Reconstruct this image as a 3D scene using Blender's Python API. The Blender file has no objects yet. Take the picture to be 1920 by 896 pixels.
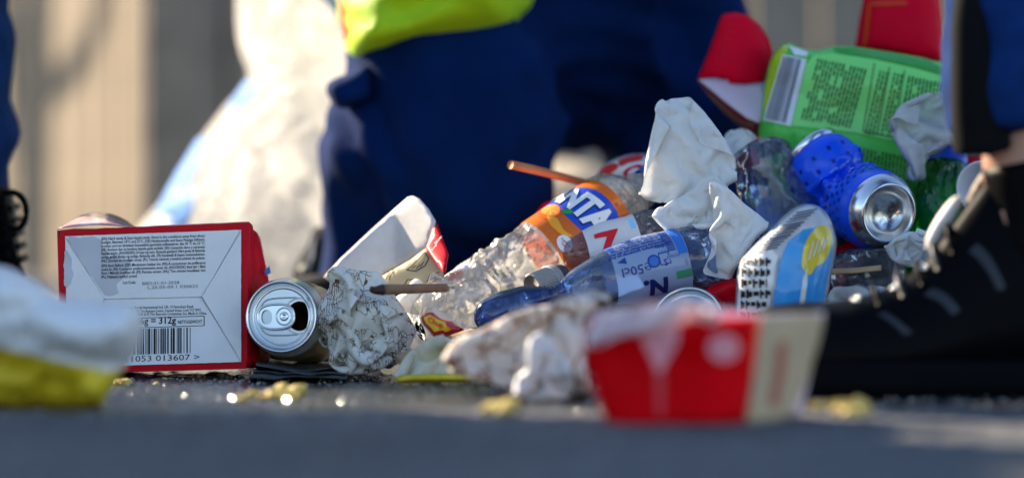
import bpy, bmesh, math, random
from mathutils import Vector, Matrix, noise, geometry
import numpy as np

R = math.radians
SC = bpy.context.scene
COL = SC.collection
random.seed(7)

# ------------------------------------------------------------------ camera, sky, sun, exposure
FPX = 5520.0          # focal length in photo pixels (1920 wide)
CH = 0.133            # camera height above the asphalt
HY = 400.0            # horizon row in the photo
cam_d = bpy.data.cameras.new('camera'); cam = bpy.data.objects.new('camera', cam_d); COL.objects.link(cam)
cam.location = (0, 0, CH); cam.rotation_euler = (R(90), 0, 0)
cam_d.sensor_width = 36.0; cam_d.lens = 36.0 * FPX / 1920.0
cam_d.shift_y = -(448.0 - HY) / 1920.0
cam_d.clip_start = 0.05; cam_d.clip_end = 500.0
cam_d.dof.use_dof = True; cam_d.dof.focus_distance = 2.375; cam_d.dof.aperture_fstop = 1.8
SC.camera = cam

SUN_AZ, SUN_EL = R(-49), R(28)      # azimuth from straight ahead (+Y), negative = left
wd = bpy.data.worlds.new('World'); SC.world = wd; wd.use_nodes = True
wn = wd.node_tree.nodes; wl_ = wd.node_tree.links
sky = wn.new('ShaderNodeTexSky'); sky.sky_type = 'NISHITA'; sky.sun_disc = False
sky.ozone_density = 2.2; sky.dust_density = .4; sky.sun_elevation = SUN_EL; sky.sun_rotation = SUN_AZ
wn['Background'].inputs['Strength'].default_value = 0.10
wl_.new(sky.outputs[0], wn['Background'].inputs[0])
sl = bpy.data.lights.new('sun', 'SUN'); so = bpy.data.objects.new('sun', sl); COL.objects.link(so)
sl.energy = 5.0; sl.angle = R(0.6); sl.color = (1.0, 0.84, 0.62)
sd = Vector((math.sin(SUN_AZ) * math.cos(SUN_EL), math.cos(SUN_AZ) * math.cos(SUN_EL), math.sin(SUN_EL)))
so.rotation_euler = (-sd).to_track_quat('-Z', 'Y').to_euler(); so.location = (-3, 4, 4)
vs = SC.view_settings
vs.view_transform = 'Standard'; vs.look = 'None'; vs.gamma = 1.0; vs.use_curve_mapping = False
vs.exposure = 1.75
SC.render.engine = 'CYCLES'
SC.cycles.max_bounces = 10; SC.cycles.transparent_max_bounces = 24; SC.cycles.diffuse_bounces = 4
SC.cycles.glossy_bounces = 4; SC.cycles.use_denoising = True
SC.cycles.sample_clamp_indirect = 8.0

# ------------------------------------------------------------------ helpers
def W(px, py, d):
    """a photo pixel at distance d as a point of the place"""
    return Vector(((px - 960.0) / FPX * d, d, CH + (HY - py) / FPX * d))

def GP(px, py):
    d = CH * FPX / (py - HY); return Vector(((px - 960.0) / FPX * d, d, 0))

def origin_of(o):
    v = Vector((0, 0, 0))
    while o is not None:
        v = v + o.location; o = o.parent
    return v

def tag(o, label, cat, group=None, kind=None):
    if label: o['label'] = label
    if cat: o['category'] = cat
    if group: o['group'] = group
    if kind: o['kind'] = kind
    return o

def thing(name, label, cat, loc, group=None):
    o = bpy.data.objects.new(name, None); COL.objects.link(o); o.location = loc; o.empty_display_size = .02
    return tag(o, label, cat, group)

def mk(name, verts, faces, mat, parent=None, smooth=True, solid=0.0, uvs=None):
    """one mesh object from world-space vertices; top-level ones get their origin at the base"""
    vs_ = [Vector(v) for v in verts]
    if parent is None:
        n = max(1, len(vs_))
        loc = Vector((sum(v.x for v in vs_) / n, sum(v.y for v in vs_) / n, min(v.z for v in vs_)))
        org = loc
    else:
        org = origin_of(parent); loc = Vector((0, 0, 0))
    me = bpy.data.meshes.new(name)
    me.from_pydata([v - org for v in vs_], [], faces); me.validate()
    for m in (mat if isinstance(mat, (list, tuple)) else [mat]): me.materials.append(m)
    if smooth: me.polygons.foreach_set('use_smooth', [True] * len(me.polygons))
    if uvs is not None:
        ul = me.uv_layers.new(name='UVMap')
        for lp in me.loops: ul.data[lp.index].uv = uvs[lp.vertex_index]
    me.update()
    o = bpy.data.objects.new(name, me); COL.objects.link(o); o.location = loc; o.parent = parent
    if solid:
        md = o.modifiers.new('thickness', 'SOLIDIFY'); md.thickness = abs(solid); md.offset = 0 if solid > 0 else 1
    return o

def fix_normals(o):
    bm = bmesh.new(); bm.from_mesh(o.data); bmesh.ops.recalc_face_normals(bm, faces=bm.faces); bm.to_mesh(o.data); bm.free(); return o

# ---- materials
def nodes_of(name):
    m = bpy.data.materials.new(name); m.use_nodes = True
    nt = m.node_tree; return m, nt.nodes, nt.links, nt.nodes['Principled BSDF']

def C4(c): return (c[0], c[1], c[2], 1.0)

def M(name, col, rough=.5, metal=0., var=0., vscale=30., bump=0., bscale=150., bdist=.001, spec=.3, trans=0., coat=0., sheen=0., col2=None, detail=4., aniso=0.):
    m, n, l, p = nodes_of(name)
    p.inputs['Roughness'].default_value = rough; p.inputs['Metallic'].default_value = metal
    p.inputs['Specular IOR Level'].default_value = spec
    p.inputs['Coat Weight'].default_value = coat; p.inputs['Coat Roughness'].default_value = .08
    if sheen:
        p.inputs['Sheen Weight'].default_value = sheen; p.inputs['Sheen Roughness'].default_value = .4
    tc = n.new('ShaderNodeTexCoord')
    csock = None
    if var or col2:
        nz = n.new('ShaderNodeTexNoise'); nz.inputs['Scale'].default_value = vscale; nz.inputs['Detail'].default_value = detail
        l.new(tc.outputs['Object'], nz.inputs['Vector'])
        cr = n.new('ShaderNodeValToRGB'); cr.color_ramp.elements[0].position = .3; cr.color_ramp.elements[1].position = .7
        a = col2 if col2 else tuple(c * (1 - var) for c in col); b = col if col2 else tuple(min(1, c * (1 + var * .5)) for c in col)
        cr.color_ramp.elements[0].color = C4(a); cr.color_ramp.elements[1].color = C4(b)
        l.new(nz.outputs['Fac'], cr.inputs['Fac']); csock = cr.outputs['Color']; l.new(csock, p.inputs['Base Color'])
        mr = n.new('ShaderNodeMapRange'); mr.inputs['To Min'].default_value = max(.02, rough - .1); mr.inputs['To Max'].default_value = min(1, rough + .1)
        l.new(nz.outputs['Fac'], mr.inputs['Value']); l.new(mr.outputs[0], p.inputs['Roughness'])
    else:
        p.inputs['Base Color'].default_value = C4(col)
    bo = None
    if bump and name == 'tissue_paper':
        vz = n.new('ShaderNodeTexVoronoi'); vz.inputs['Scale'].default_value = 75; wz = n.new('ShaderNodeTexNoise'); wz.inputs['Scale'].default_value = 40; l.new(tc.outputs['Object'], wz.inputs['Vector'])
        mz = n.new('ShaderNodeMix'); mz.data_type = 'VECTOR'; mz.inputs['Factor'].default_value = .025; l.new(tc.outputs['Object'], mz.inputs[4]); l.new(wz.outputs['Color'], mz.inputs[5]); l.new(mz.outputs[1], vz.inputs['Vector'])
        bp = n.new('ShaderNodeBump'); bp.inputs['Strength'].default_value = .75; bp.inputs['Distance'].default_value = .0028; l.new(vz.outputs['Distance'], bp.inputs['Height']); l.new(bp.outputs[0], p.inputs['Normal']); bo = bp.outputs[0]
    elif bump:
        bz = n.new('ShaderNodeTexNoise'); bz.inputs['Scale'].default_value = bscale; bz.inputs['Detail'].default_value = 5
        l.new(tc.outputs['Object'], bz.inputs['Vector'])
        bp = n.new('ShaderNodeBump'); bp.inputs['Strength'].default_value = bump; bp.inputs['Distance'].default_value = bdist
        l.new(bz.outputs['Fac'], bp.inputs['Height']); l.new(bp.outputs[0], p.inputs['Normal']); bo = bp.outputs[0]
    if trans:
        t = n.new('ShaderNodeBsdfTranslucent'); t.inputs['Color'].default_value = C4(col)
        if csock: l.new(csock, t.inputs['Color'])
        if bo: l.new(bo, t.inputs['Normal'])
        mx = n.new('ShaderNodeMixShader'); mx.inputs[0].default_value = trans
        l.new(p.outputs[0], mx.inputs[1]); l.new(t.outputs[0], mx.inputs[2]); l.new(mx.outputs[0], n['Material Output'].inputs['Surface'])
    return m

def clear(name, tint=(.9, .93, .97), milky=.06, milk=(.8, .82, .85), rough=.05, bump=.5, bscale=90., bdist=.003, refl=.9, drops=0., ior=1.5):
    """thin clear plastic: transparent film with Fresnel gloss and a little haze"""
    m, n, l, p = nodes_of(name); n.remove(p)
    tc = n.new('ShaderNodeTexCoord')
    bz = n.new('ShaderNodeTexNoise'); bz.inputs['Scale'].default_value = bscale; bz.inputs['Detail'].default_value = 3
    l.new(tc.outputs['Object'], bz.inputs['Vector'])
    bp = n.new('ShaderNodeBump'); bp.inputs['Strength'].default_value = bump; bp.inputs['Distance'].default_value = bdist
    l.new(bz.outputs['Fac'], bp.inputs['Height'])
    nrm = bp.outputs[0]
    if drops:
        vo = n.new('ShaderNodeTexVoronoi'); vo.inputs['Scale'].default_value = drops; l.new(tc.outputs['Object'], vo.inputs['Vector'])
        mr = n.new('ShaderNodeMapRange'); mr.inputs['From Min'].default_value = .12; mr.inputs['From Max'].default_value = .38
        mr.inputs['To Min'].default_value = 1; mr.inputs['To Max'].default_value = 0
        l.new(vo.outputs['Distance'], mr.inputs['Value'])
        b2 = n.new('ShaderNodeBump'); b2.inputs['Strength'].default_value = .9; b2.inputs['Distance'].default_value = .0025
        l.new(mr.outputs[0], b2.inputs['Height']); l.new(nrm, b2.inputs['Normal']); nrm = b2.outputs[0]
    tr = n.new('ShaderNodeBsdfTransparent'); tr.inputs['Color'].default_value = C4(tint)
    gl = n.new('ShaderNodeBsdfGlossy'); gl.inputs['Roughness'].default_value = rough; gl.inputs['Color'].default_value = (refl, refl, refl, 1); l.new(nrm, gl.inputs['Normal'])
    df = n.new('ShaderNodeBsdfDiffuse'); df.inputs['Color'].default_value = C4(milk); l.new(nrm, df.inputs['Normal'])
    tl = n.new('ShaderNodeBsdfTranslucent'); tl.inputs['Color'].default_value = C4(milk); l.new(nrm, tl.inputs['Normal'])
    dm = n.new('ShaderNodeMixShader'); dm.inputs[0].default_value = .5; l.new(df.outputs[0], dm.inputs[1]); l.new(tl.outputs[0], dm.inputs[2])
    m1 = n.new('ShaderNodeMixShader'); m1.inputs[0].default_value = milky
    l.new(tr.outputs[0], m1.inputs[1]); l.new(dm.outputs[0], m1.inputs[2])
    if milky > 0:
        rz = n.new('ShaderNodeTexNoise'); rz.inputs['Scale'].default_value = bscale * .4; rz.inputs['Detail'].default_value = 4; l.new(tc.outputs['Object'], rz.inputs['Vector'])
        rr = n.new('ShaderNodeMapRange'); rr.inputs['From Min'].default_value = .35; rr.inputs['From Max'].default_value = .7
        rr.inputs['To Min'].default_value = milky * .4; rr.inputs['To Max'].default_value = min(1, milky * 2.2)
        l.new(rz.outputs['Fac'], rr.inputs['Value']); l.new(rr.outputs[0], m1.inputs[0])
    fr = n.new('ShaderNodeFresnel'); fr.inputs['IOR'].default_value = ior; l.new(nrm, fr.inputs['Normal'])
    m2 = n.new('ShaderNodeMixShader'); l.new(fr.outputs[0], m2.inputs[0]); l.new(m1.outputs[0], m2.inputs[1]); l.new(gl.outputs[0], m2.inputs[2])
    l.new(m2.outputs[0], n['Material Output'].inputs['Surface'])
    return m

def printed_paper(name, base, ink, scale=60., width=.03, trans=.25, rough=.55, dist=1.2, bump=.3):
    """greaseproof paper with thin printed squiggle lines and patches of hatching"""
    m, n, l, p = nodes_of(name)
    tc = n.new('ShaderNodeTexCoord')
    nz = n.new('ShaderNodeTexNoise'); nz.inputs['Scale'].default_value = scale * .5; nz.inputs['Detail'].default_value = 2
    l.new(tc.outputs['Object'], nz.inputs['Vector'])
    mix = n.new('ShaderNodeMix'); mix.data_type = 'VECTOR'; mix.inputs['Factor'].default_value = .012 * dist
    l.new(tc.outputs['Object'], mix.inputs[4]); l.new(nz.outputs['Color'], mix.inputs[5])
    vo = n.new('ShaderNodeTexVoronoi'); vo.feature = 'DISTANCE_TO_EDGE'; vo.inputs['Scale'].default_value = scale
    l.new(mix.outputs[1], vo.inputs['Vector'])
    lt = n.new('ShaderNodeMath'); lt.operation = 'LESS_THAN'; lt.inputs[1].default_value = width; l.new(vo.outputs['Distance'], lt.inputs[0])
    # break the lines up so that they read as drawings
    n2 = n.new('ShaderNodeTexNoise'); n2.inputs['Scale'].default_value = scale * .55; n2.inputs['Detail'].default_value = 1; l.new(tc.outputs['Object'], n2.inputs['Vector'])
    gt = n.new('ShaderNodeMath'); gt.operation = 'GREATER_THAN'; gt.inputs[1].default_value = .47; l.new(n2.outputs['Fac'], gt.inputs[0])
    mu = n.new('ShaderNodeMath'); mu.operation = 'MULTIPLY'; l.new(lt.outputs[0], mu.inputs[0]); l.new(gt.outputs[0], mu.inputs[1])
    # a second set of solid brown marks
    wv = n.new('ShaderNodeTexWave'); wv.inputs['Scale'].default_value = scale * 1.6; wv.inputs['Distortion'].default_value = 9; wv.inputs['Detail'].default_value = 1.5; l.new(tc.outputs['Object'], wv.inputs['Vector'])
    w2 = n.new('ShaderNodeMath'); w2.operation = 'GREATER_THAN'; w2.inputs[1].default_value = .8; l.new(wv.outputs['Fac'], w2.inputs[0])
    g2 = n.new('ShaderNodeMath'); g2.operation = 'GREATER_THAN'; g2.inputs[1].default_value = .6; l.new(n2.outputs['Fac'], g2.inputs[0])
    m3 = n.new('ShaderNodeMath'); m3.operation = 'MULTIPLY'; l.new(w2.outputs[0], m3.inputs[0]); l.new(g2.outputs[0], m3.inputs[1])
    ad = n.new('ShaderNodeMath'); ad.operation = 'MAXIMUM'; l.new(mu.outputs[0], ad.inputs[0]); l.new(m3.outputs[0], ad.inputs[1])
    cm = n.new('ShaderNodeMix'); cm.data_type = 'RGBA'; cm.inputs[6].default_value = C4(base); cm.inputs[7].default_value = C4(ink)
    l.new(ad.outputs[0], cm.inputs['Factor']); l.new(cm.outputs[2], p.inputs['Base Color'])
    p.inputs['Roughness'].default_value = rough
    bz = n.new('ShaderNodeTexNoise'); bz.inputs['Scale'].default_value = 120; bz.inputs['Detail'].default_value = 4; l.new(tc.outputs['Object'], bz.inputs['Vector'])
    bp = n.new('ShaderNodeBump'); bp.inputs['Strength'].default_value = min(1, bump * 2); bp.inputs['Distance'].default_value = .004
    l.new(bz.outputs['Fac'], bp.inputs['Height']); l.new(bp.outputs[0], p.inputs['Normal'])
    t = n.new('ShaderNodeBsdfTranslucent'); l.new(cm.outputs[2], t.inputs['Color'])
    mx = n.new('ShaderNodeMixShader'); mx.inputs[0].default_value = trans
    l.new(p.outputs[0], mx.inputs[1]); l.new(t.outputs[0], mx.inputs[2]); l.new(mx.outputs[0], n['Material Output'].inputs['Surface'])
    return m

# ---- crumples
def tri(x):
    x = x - math.floor(x); return 1 - abs(2 * x - 1)

def folds(seed, n=7, f0=6., f1=40., amp=.004, warp=.3, aniso=None):
    """sharp creases: triangle waves in random directions; arguments are a 3-D point in metres"""
    rn = random.Random(seed); ks = []
    for i in range(n):
        f = f0 * (f1 / f0) ** (i / max(1, n - 1))
        v = Vector((rn.gauss(0, 1), rn.gauss(0, 1), rn.gauss(0, 1)))
        if aniso: v = Vector((v.x * aniso[0], v.y * aniso[1], v.z * aniso[2]))
        v.normalize(); ks.append((v * f, rn.random(), (f0 / f) ** .85))
    tot = sum(k[2] for k in ks)
    def fn(p):
        p = Vector(p)
        w = Vector((noise.noise(p * f0 + Vector((seed, 0, 0))), noise.noise(p * f0 + Vector((0, seed, 9))), noise.noise(p * f0 + Vector((5, 0, seed))))) * (warp / f0)
        q = p + w; s = 0
        for v, ph, a in ks: s += a * (tri(v.dot(q) + ph) - .5)
        return amp * 2 * s / tot * 1.8
    return fn

def soft(seed, f=8., amp=.01, octs=3):
    o = Vector((seed * 3.7, seed * 1.3, seed * 7.1))
    def fn(p):
        s = 0; a = 1
        for k in range(octs): s += a * noise.noise(Vector(p) * (f * 2 ** k) + o); a *= .5
        return s * amp
    return fn

def ridges(seed, layers, warp=.25):
    """crumpled paper: sharp ridge nets at several scales; layers = (cells per metre, height)"""
    o = Vector((seed * 1.37, seed * 2.11, seed * .73))
    def fn(p):
        p = Vector(p); s = 0
        for f, a in layers:
            q = p * f + o; q = q + Vector((noise.noise(q * .9), noise.noise(q * .9 + Vector((7, 3, 1))), noise.noise(q * .9 + Vector((1, 9, 4))))) * warp
            d_, _ = noise.voronoi(q); s += a * (d_[0] * d_[0] * 1.6 - .45)
        return s
    return fn

# ---- outline solids
def densify(pts, step, curve=True, jag=0., seed=1):
    rn = random.Random(seed); out = []; n = len(pts)
    for i in range(n):
        p0, p1, p2, p3 = [Vector(pts[(i + k - 1) % n]) for k in range(4)]
        m = max(1, int((p2 - p1).length / step))
        for k in range(m):
            t = k / m
            if curve:
                q = .5 * ((2 * p1) + (p2 - p0) * t + (2 * p0 - 5 * p1 + 4 * p2 - p3) * t * t + (3 * p1 - p0 - 3 * p2 + p3) * t ** 3)
            else: q = p1.lerp(p2, t)
            if jag: q = q + Vector((rn.uniform(-jag, jag), rn.uniform(-jag, jag)))
            out.append((q.x, q.y))
    return out

def bdist(P, B):
    """distance of points P to the closed polyline B, and inside flag (numpy)"""
    P = np.asarray(P, float); B = np.asarray(B, float); A2 = np.roll(B, -1, 0)
    best = np.full(len(P), 1e9); ins = np.zeros(len(P), bool)
    for a, b in zip(B, A2):
        ab = b - a; L = (ab ** 2).sum()
        if L < 1e-12: continue
        t = np.clip(((P - a) @ ab) / L, 0, 1)
        dd = np.hypot(*(P - (a + t[:, None] * ab)).T); best = np.minimum(best, dd)
        c = ((a[1] > P[:, 1]) != (b[1] > P[:, 1]))
        with np.errstate(divide='ignore', invalid='ignore'):
            xi = (b[0] - a[0]) * (P[:, 1] - a[1]) / (b[1] - a[1]) + a[0]
        ins ^= (c & (P[:, 0] < xi))
    return best, ins

def fill(B, res, seed=1, inner=True):
    """triangulate a closed outline with interior points; returns verts, tris, number of boundary verts"""
    rn = random.Random(seed); pts = list(B); nb = len(B)
    if inner:
        Bx = [b[0] for b in B]; By = [b[1] for b in B]; g = []; row = 0
        y = min(By) + res * .5
        while y < max(By):
            x = min(Bx) + (res * .5 if row % 2 else 0)
            while x < max(Bx):
                g.append((x + rn.uniform(-.2, .2) * res, y + rn.uniform(-.2, .2) * res)); x += res
            y += res * .87; row += 1
        if g:
            dd, ins = bdist(g, B)
            pts += [p for p, d_, i_ in zip(g, dd, ins) if i_ and d_ > res * .55]
    r = geometry.delaunay_2d_cdt([Vector(p) for p in pts], [], [list(range(nb))], 1, 1e-7)
    V = [(v.x, v.y) for v in r[0]]; F = [list(f) for f in r[2]]
    return V, F

class Lump:
    """a body with a traced outline: rounded front and back, creased; keeps its front depth for things printed on it"""
    def __init__(s, name, outline, d, thick, mat, parent=None, res=9., edge=60., crumple=None, jag=0., curve=True, smooth=True, seed=1, back=1., sheet=False, build=True, solid=.0006):
        s.B = densify(outline, res, curve, jag, seed); s.d = d if callable(d) else (lambda x, y: d); s.thick = thick; s.edge = edge; s.cr = crumple
        s.poly = np.array(s.B)
        if not build: return
        V, F = fill(s.B, res, seed)
        dd, _ = bdist(V, s.B)
        fr = [W(x, y, s._depth(x, y, e)) for (x, y), e in zip(V, dd)]
        if sheet:
            s.o = mk(name, fr, F, mat, parent, smooth, solid=solid); fix_normals(s.o)
        else:
            bk = []; idx = {}
            verts = list(fr)
            for i, ((x, y), e) in enumerate(zip(V, dd)):
                if e < 1e-4: idx[i] = i
                else:
                    idx[i] = len(verts)
                    h = s._h(e); z0 = s.d(x, y); p = W(x, y, z0)
                    verts.append(W(x, y, z0 + back * .5 * thick * h + .002 + (s.cr(p + Vector((3, 1, 2))) * min(1, e / 12.) if s.cr else 0)))
            faces = F + [[idx[k] for k in reversed(f)] for f in F]
            s.o = mk(name, verts, faces, mat, parent, smooth); fix_normals(s.o)
    def _h(s, e):
        k = min(1., e / s.edge); return math.sqrt(max(0, 1 - (1 - k) ** 2))
    def _depth(s, x, y, e):
        z = s.d(x, y) - .5 * s.thick * s._h(e)
        if s.cr: z += s.cr(W(x, y, s.d(x, y))) * min(1, .35 + e / 12.)
        return z
    def depth(s, x, y):
        dd, ins = bdist([(x, y)], s.poly); return s._depth(x, y, dd[0] if ins[0] else 0)
    def depths(s, P):
        dd, ins = bdist(P, s.poly); return [s._depth(x, y, e if i else 0) for (x, y), e, i in zip(P, dd, ins)]

def on_lump(name, lump, V, F, mat, parent, off=.001):
    ds = lump.depths(V)
    o = mk(name, [W(x, y, z - off) for (x, y), z in zip(V, ds)], F, mat, parent, True)
    return o

def patch(name, lump, outline, mat, parent, off=.001, res=8., curve=False, jag=0.):
    V, F = fill(densify(outline, res, curve, jag), res); return on_lump(name, lump, V, F, mat, parent, off)

def crumple(n, m, lx, lz, confine, iters=260, seed=1, bend=.55, start=None, sweeps=3):
    """a flat n x m sheet of size lx x lz pressed into a confined space: it buckles into real folds"""
    rs = np.random.RandomState(seed); u = (np.linspace(-.5, .5, n) * lx)[:, None] * np.ones((1, m)); v = np.ones((n, 1)) * (np.linspace(-.5, .5, m) * lz)[None, :]
    lo = rs.randn(6, 6)
    def up(a):
        xi = np.linspace(0, a.shape[0] - 1, n); yi = np.linspace(0, a.shape[1] - 1, m); x0 = np.clip(xi.astype(int), 0, a.shape[0] - 2); y0 = np.clip(yi.astype(int), 0, a.shape[1] - 2); fx = (xi - x0)[:, None]; fy = (yi - y0)[None, :]
        return a[x0][:, y0] * (1 - fx) * (1 - fy) + a[x0 + 1][:, y0] * fx * (1 - fy) + a[x0][:, y0 + 1] * (1 - fx) * fy + a[x0 + 1][:, y0 + 1] * fx * fy
    y = up(lo) * .12 * min(lx, lz) + up(rs.randn(14, 14)) * .03 * min(lx, lz)
    X = np.stack([u, y, v], -1); flat = np.stack([u, 0 * u, v], -1)
    if start is not None: X = start(X)
    prs = []
    for (di, dj, k) in ((1, 0, 1.), (0, 1, 1.), (1, 1, .9), (1, -1, .9), (2, 0, bend), (0, 2, bend), (4, 0, bend * .5), (0, 4, bend * .5)):
        a = (slice(0, n - di), slice(max(0, -dj), m - max(0, dj))); b = (slice(di, n), slice(max(0, dj), m + min(0, dj)))
        L = np.linalg.norm(flat[b] - flat[a], axis=-1); prs.append((a, b, L, k))
    vel = np.zeros_like(X)
    for it in range(iters):
        f = it / (iters - 1.); old = X.copy(); X = X + vel * .85
        for _ in range(sweeps):
            for a, b, L, k in prs:
                dlt = X[b] - X[a]; dist = np.linalg.norm(dlt, axis=-1) + 1e-9; c = (.5 * k * .85 * (dist - L) / dist)[..., None] * dlt
                X[a] = X[a] + c; X[b] = X[b] - c
        X = confine(X, f); vel = np.clip(X - old, -.004, .004)
    F = [[i * m + j, (i + 1) * m + j, (i + 1) * m + j + 1, i * m + j + 1] for i in range(n - 1) for j in range(m - 1)]
    return X.reshape(-1, 3), F

def confine_outline(outline, d, half, k0):
    """keeps a sheet within a traced outline at distance d and a depth of +-half, closing in from k0 times its size"""
    B = densify(outline, 12, False); P = np.array([(W(x, y, d).x, W(x, y, d).z) for x, y in B]); cen = (P.max(0) + P.min(0)) / 2
    def fn(X, f):
        s = X.shape; Q = X.reshape(-1, 3).copy(); k = k0 + (1 - k0) * min(1, f * 1.25); poly = cen + (P - cen) * k
        p2 = Q[:, [0, 2]]; best = np.full(len(Q), 1e9); near = p2.copy(); ins = np.zeros(len(Q), bool)
        for a, b in zip(poly, np.roll(poly, -1, 0)):
            ab = b - a; t = np.clip(((p2 - a) @ ab) / max(1e-12, (ab ** 2).sum()), 0, 1); q = a + t[:, None] * ab; dd = np.hypot(*(p2 - q).T)
            mk_ = dd < best; best = np.where(mk_, dd, best); near[mk_] = q[mk_]
            c = ((a[1] > p2[:, 1]) != (b[1] > p2[:, 1])); den = b[1] - a[1]; den = den if abs(den) > 1e-12 else 1e-12
            ins ^= c & (p2[:, 0] < (b[0] - a[0]) * (p2[:, 1] - a[1]) / den + a[0])
        out = ~ins; Q[out, 0] = near[out, 0]; Q[out, 2] = near[out, 1]
        h = half * (3 - 2 * min(1, f * 1.25)); Q[:, 1] = np.clip(Q[:, 1], d - h, d + h)
        return Q.reshape(s)
    return fn, cen, P

def crumpled_sheet(name, outline, d, half, mat, parent=None, over=1.3, n=64, seed=1, bend=.5, iters=200, smooth=True, solid=.0005):
    cf, cen, P = confine_outline(outline, d, half, over); w, h = (P.max(0) - P.min(0)) * over; m = n
    st = lambda X: X * np.array([1, 1, 1.]) + np.array([cen[0], d, cen[1]])
    if w > h: nn, mm = n, max(20, int(n * h / w))
    else: nn, mm = max(20, int(n * w / h)), n
    V, F = crumple(nn, mm, w, h, cf, iters, seed, bend, st)
    o = mk(name, V, F, mat, parent, smooth, solid=solid); sb = o.modifiers.new('fine', 'SUBSURF'); sb.levels = 1; sb.render_levels = 1
    o.modifiers.move(len(o.modifiers) - 1, 0); return o

# ---- lettering
def text2d(s, bold=0., res=2, align='LEFT', shear=0., space=1.):
    cu = bpy.data.curves.new('t', 'FONT'); cu.body = s; cu.size = 1; cu.offset = bold; cu.resolution_u = res; cu.align_x = align; cu.shear = shear; cu.space_character = space
    ob = bpy.data.objects.new('t', cu); COL.objects.link(ob)
    dg = bpy.context.evaluated_depsgraph_get(); me = bpy.data.meshes.new_from_object(ob.evaluated_get(dg))
    V = [(v.co.x, v.co.y) for v in me.vertices]; F = [list(p.vertices) for p in me.polygons]
    bpy.data.objects.remove(ob); bpy.data.curves.remove(cu); bpy.data.meshes.remove(me)
    return V, F

def text_cut(s, bold=0., cell=.08, **k):
    """letters cut into small cells so that they can follow a curved surface"""
    V, F = text2d(s, bold, **k)
    bm = bmesh.new(); vv = [bm.verts.new((x, y, 0)) for x, y in V]
    for f in F:
        try: bm.faces.new([vv[i] for i in f])
        except ValueError: pass
    xs = [v[0] for v in V]; ys = [v[1] for v in V]
    for ax, lo, hi in ((0, min(xs), max(xs)), (1, min(ys), max(ys))):
        c = lo + cell
        while c < hi:
            no = Vector((1, 0, 0)) if ax == 0 else Vector((0, 1, 0))
            bmesh.ops.bisect_plane(bm, geom=bm.verts[:] + bm.edges[:] + bm.faces[:], plane_co=no * c, plane_no=no, dist=1e-6); c += cell
    bm.verts.index_update()
    V = [(v.co.x, v.co.y) for v in bm.verts]; F = [[v.index for v in f.verts] for f in bm.faces]; bm.free()
    return V, F

def joinm(parts):
    V = []; F = []
    for v, f in parts:
        n = len(V); V += list(v); F += [[i + n for i in q] for q in f]
    return V, F

def fitted(s, x0, x1, y, h=None, bold=0., slope=0.):
    """a line of text from x0 to x1 in photo pixels on baseline y; h overrides the letter size"""
    V, F = text2d(s, bold); w = max(v[0] for v in V) - min(v[0] for v in V); lo = min(v[0] for v in V)
    k = (x1 - x0) / w; kh = h if h else k
    return [(x0 + (x - lo) * k, y - yy * kh + slope * (x - lo) * k) for x, yy in V], F

def rects(L):
    V = []; F = []
    for (x0, y0, x1, y1) in L:
        n = len(V); V += [(x0, y0), (x1, y0), (x1, y1), (x0, y1)]; F.append([n, n + 1, n + 2, n + 3])
    return V, F

def barcode(x0, y0, x1, y1, seed, n=42):
    rn = random.Random(seed); L = []; x = 0; ws = [rn.choice((1, 1, 2, 3)) for _ in range(2 * n)]; tot = sum(ws)
    for i, w in enumerate(ws):
        if i % 2 == 0: L.append((x0 + x / tot * (x1 - x0), y0, x0 + (x + w) / tot * (x1 - x0), y1))
        x += w
    return rects(L)

# ---- tubes, bottles, cans
def interp(tab, t):
    if t <= tab[0][0]: return tab[0][1]
    for (a, x), (b, y) in zip(tab, tab[1:]):
        if t <= b:
            k = (t - a) / max(1e-9, b - a); return x + (y - x) * k
    return tab[-1][1]

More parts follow.
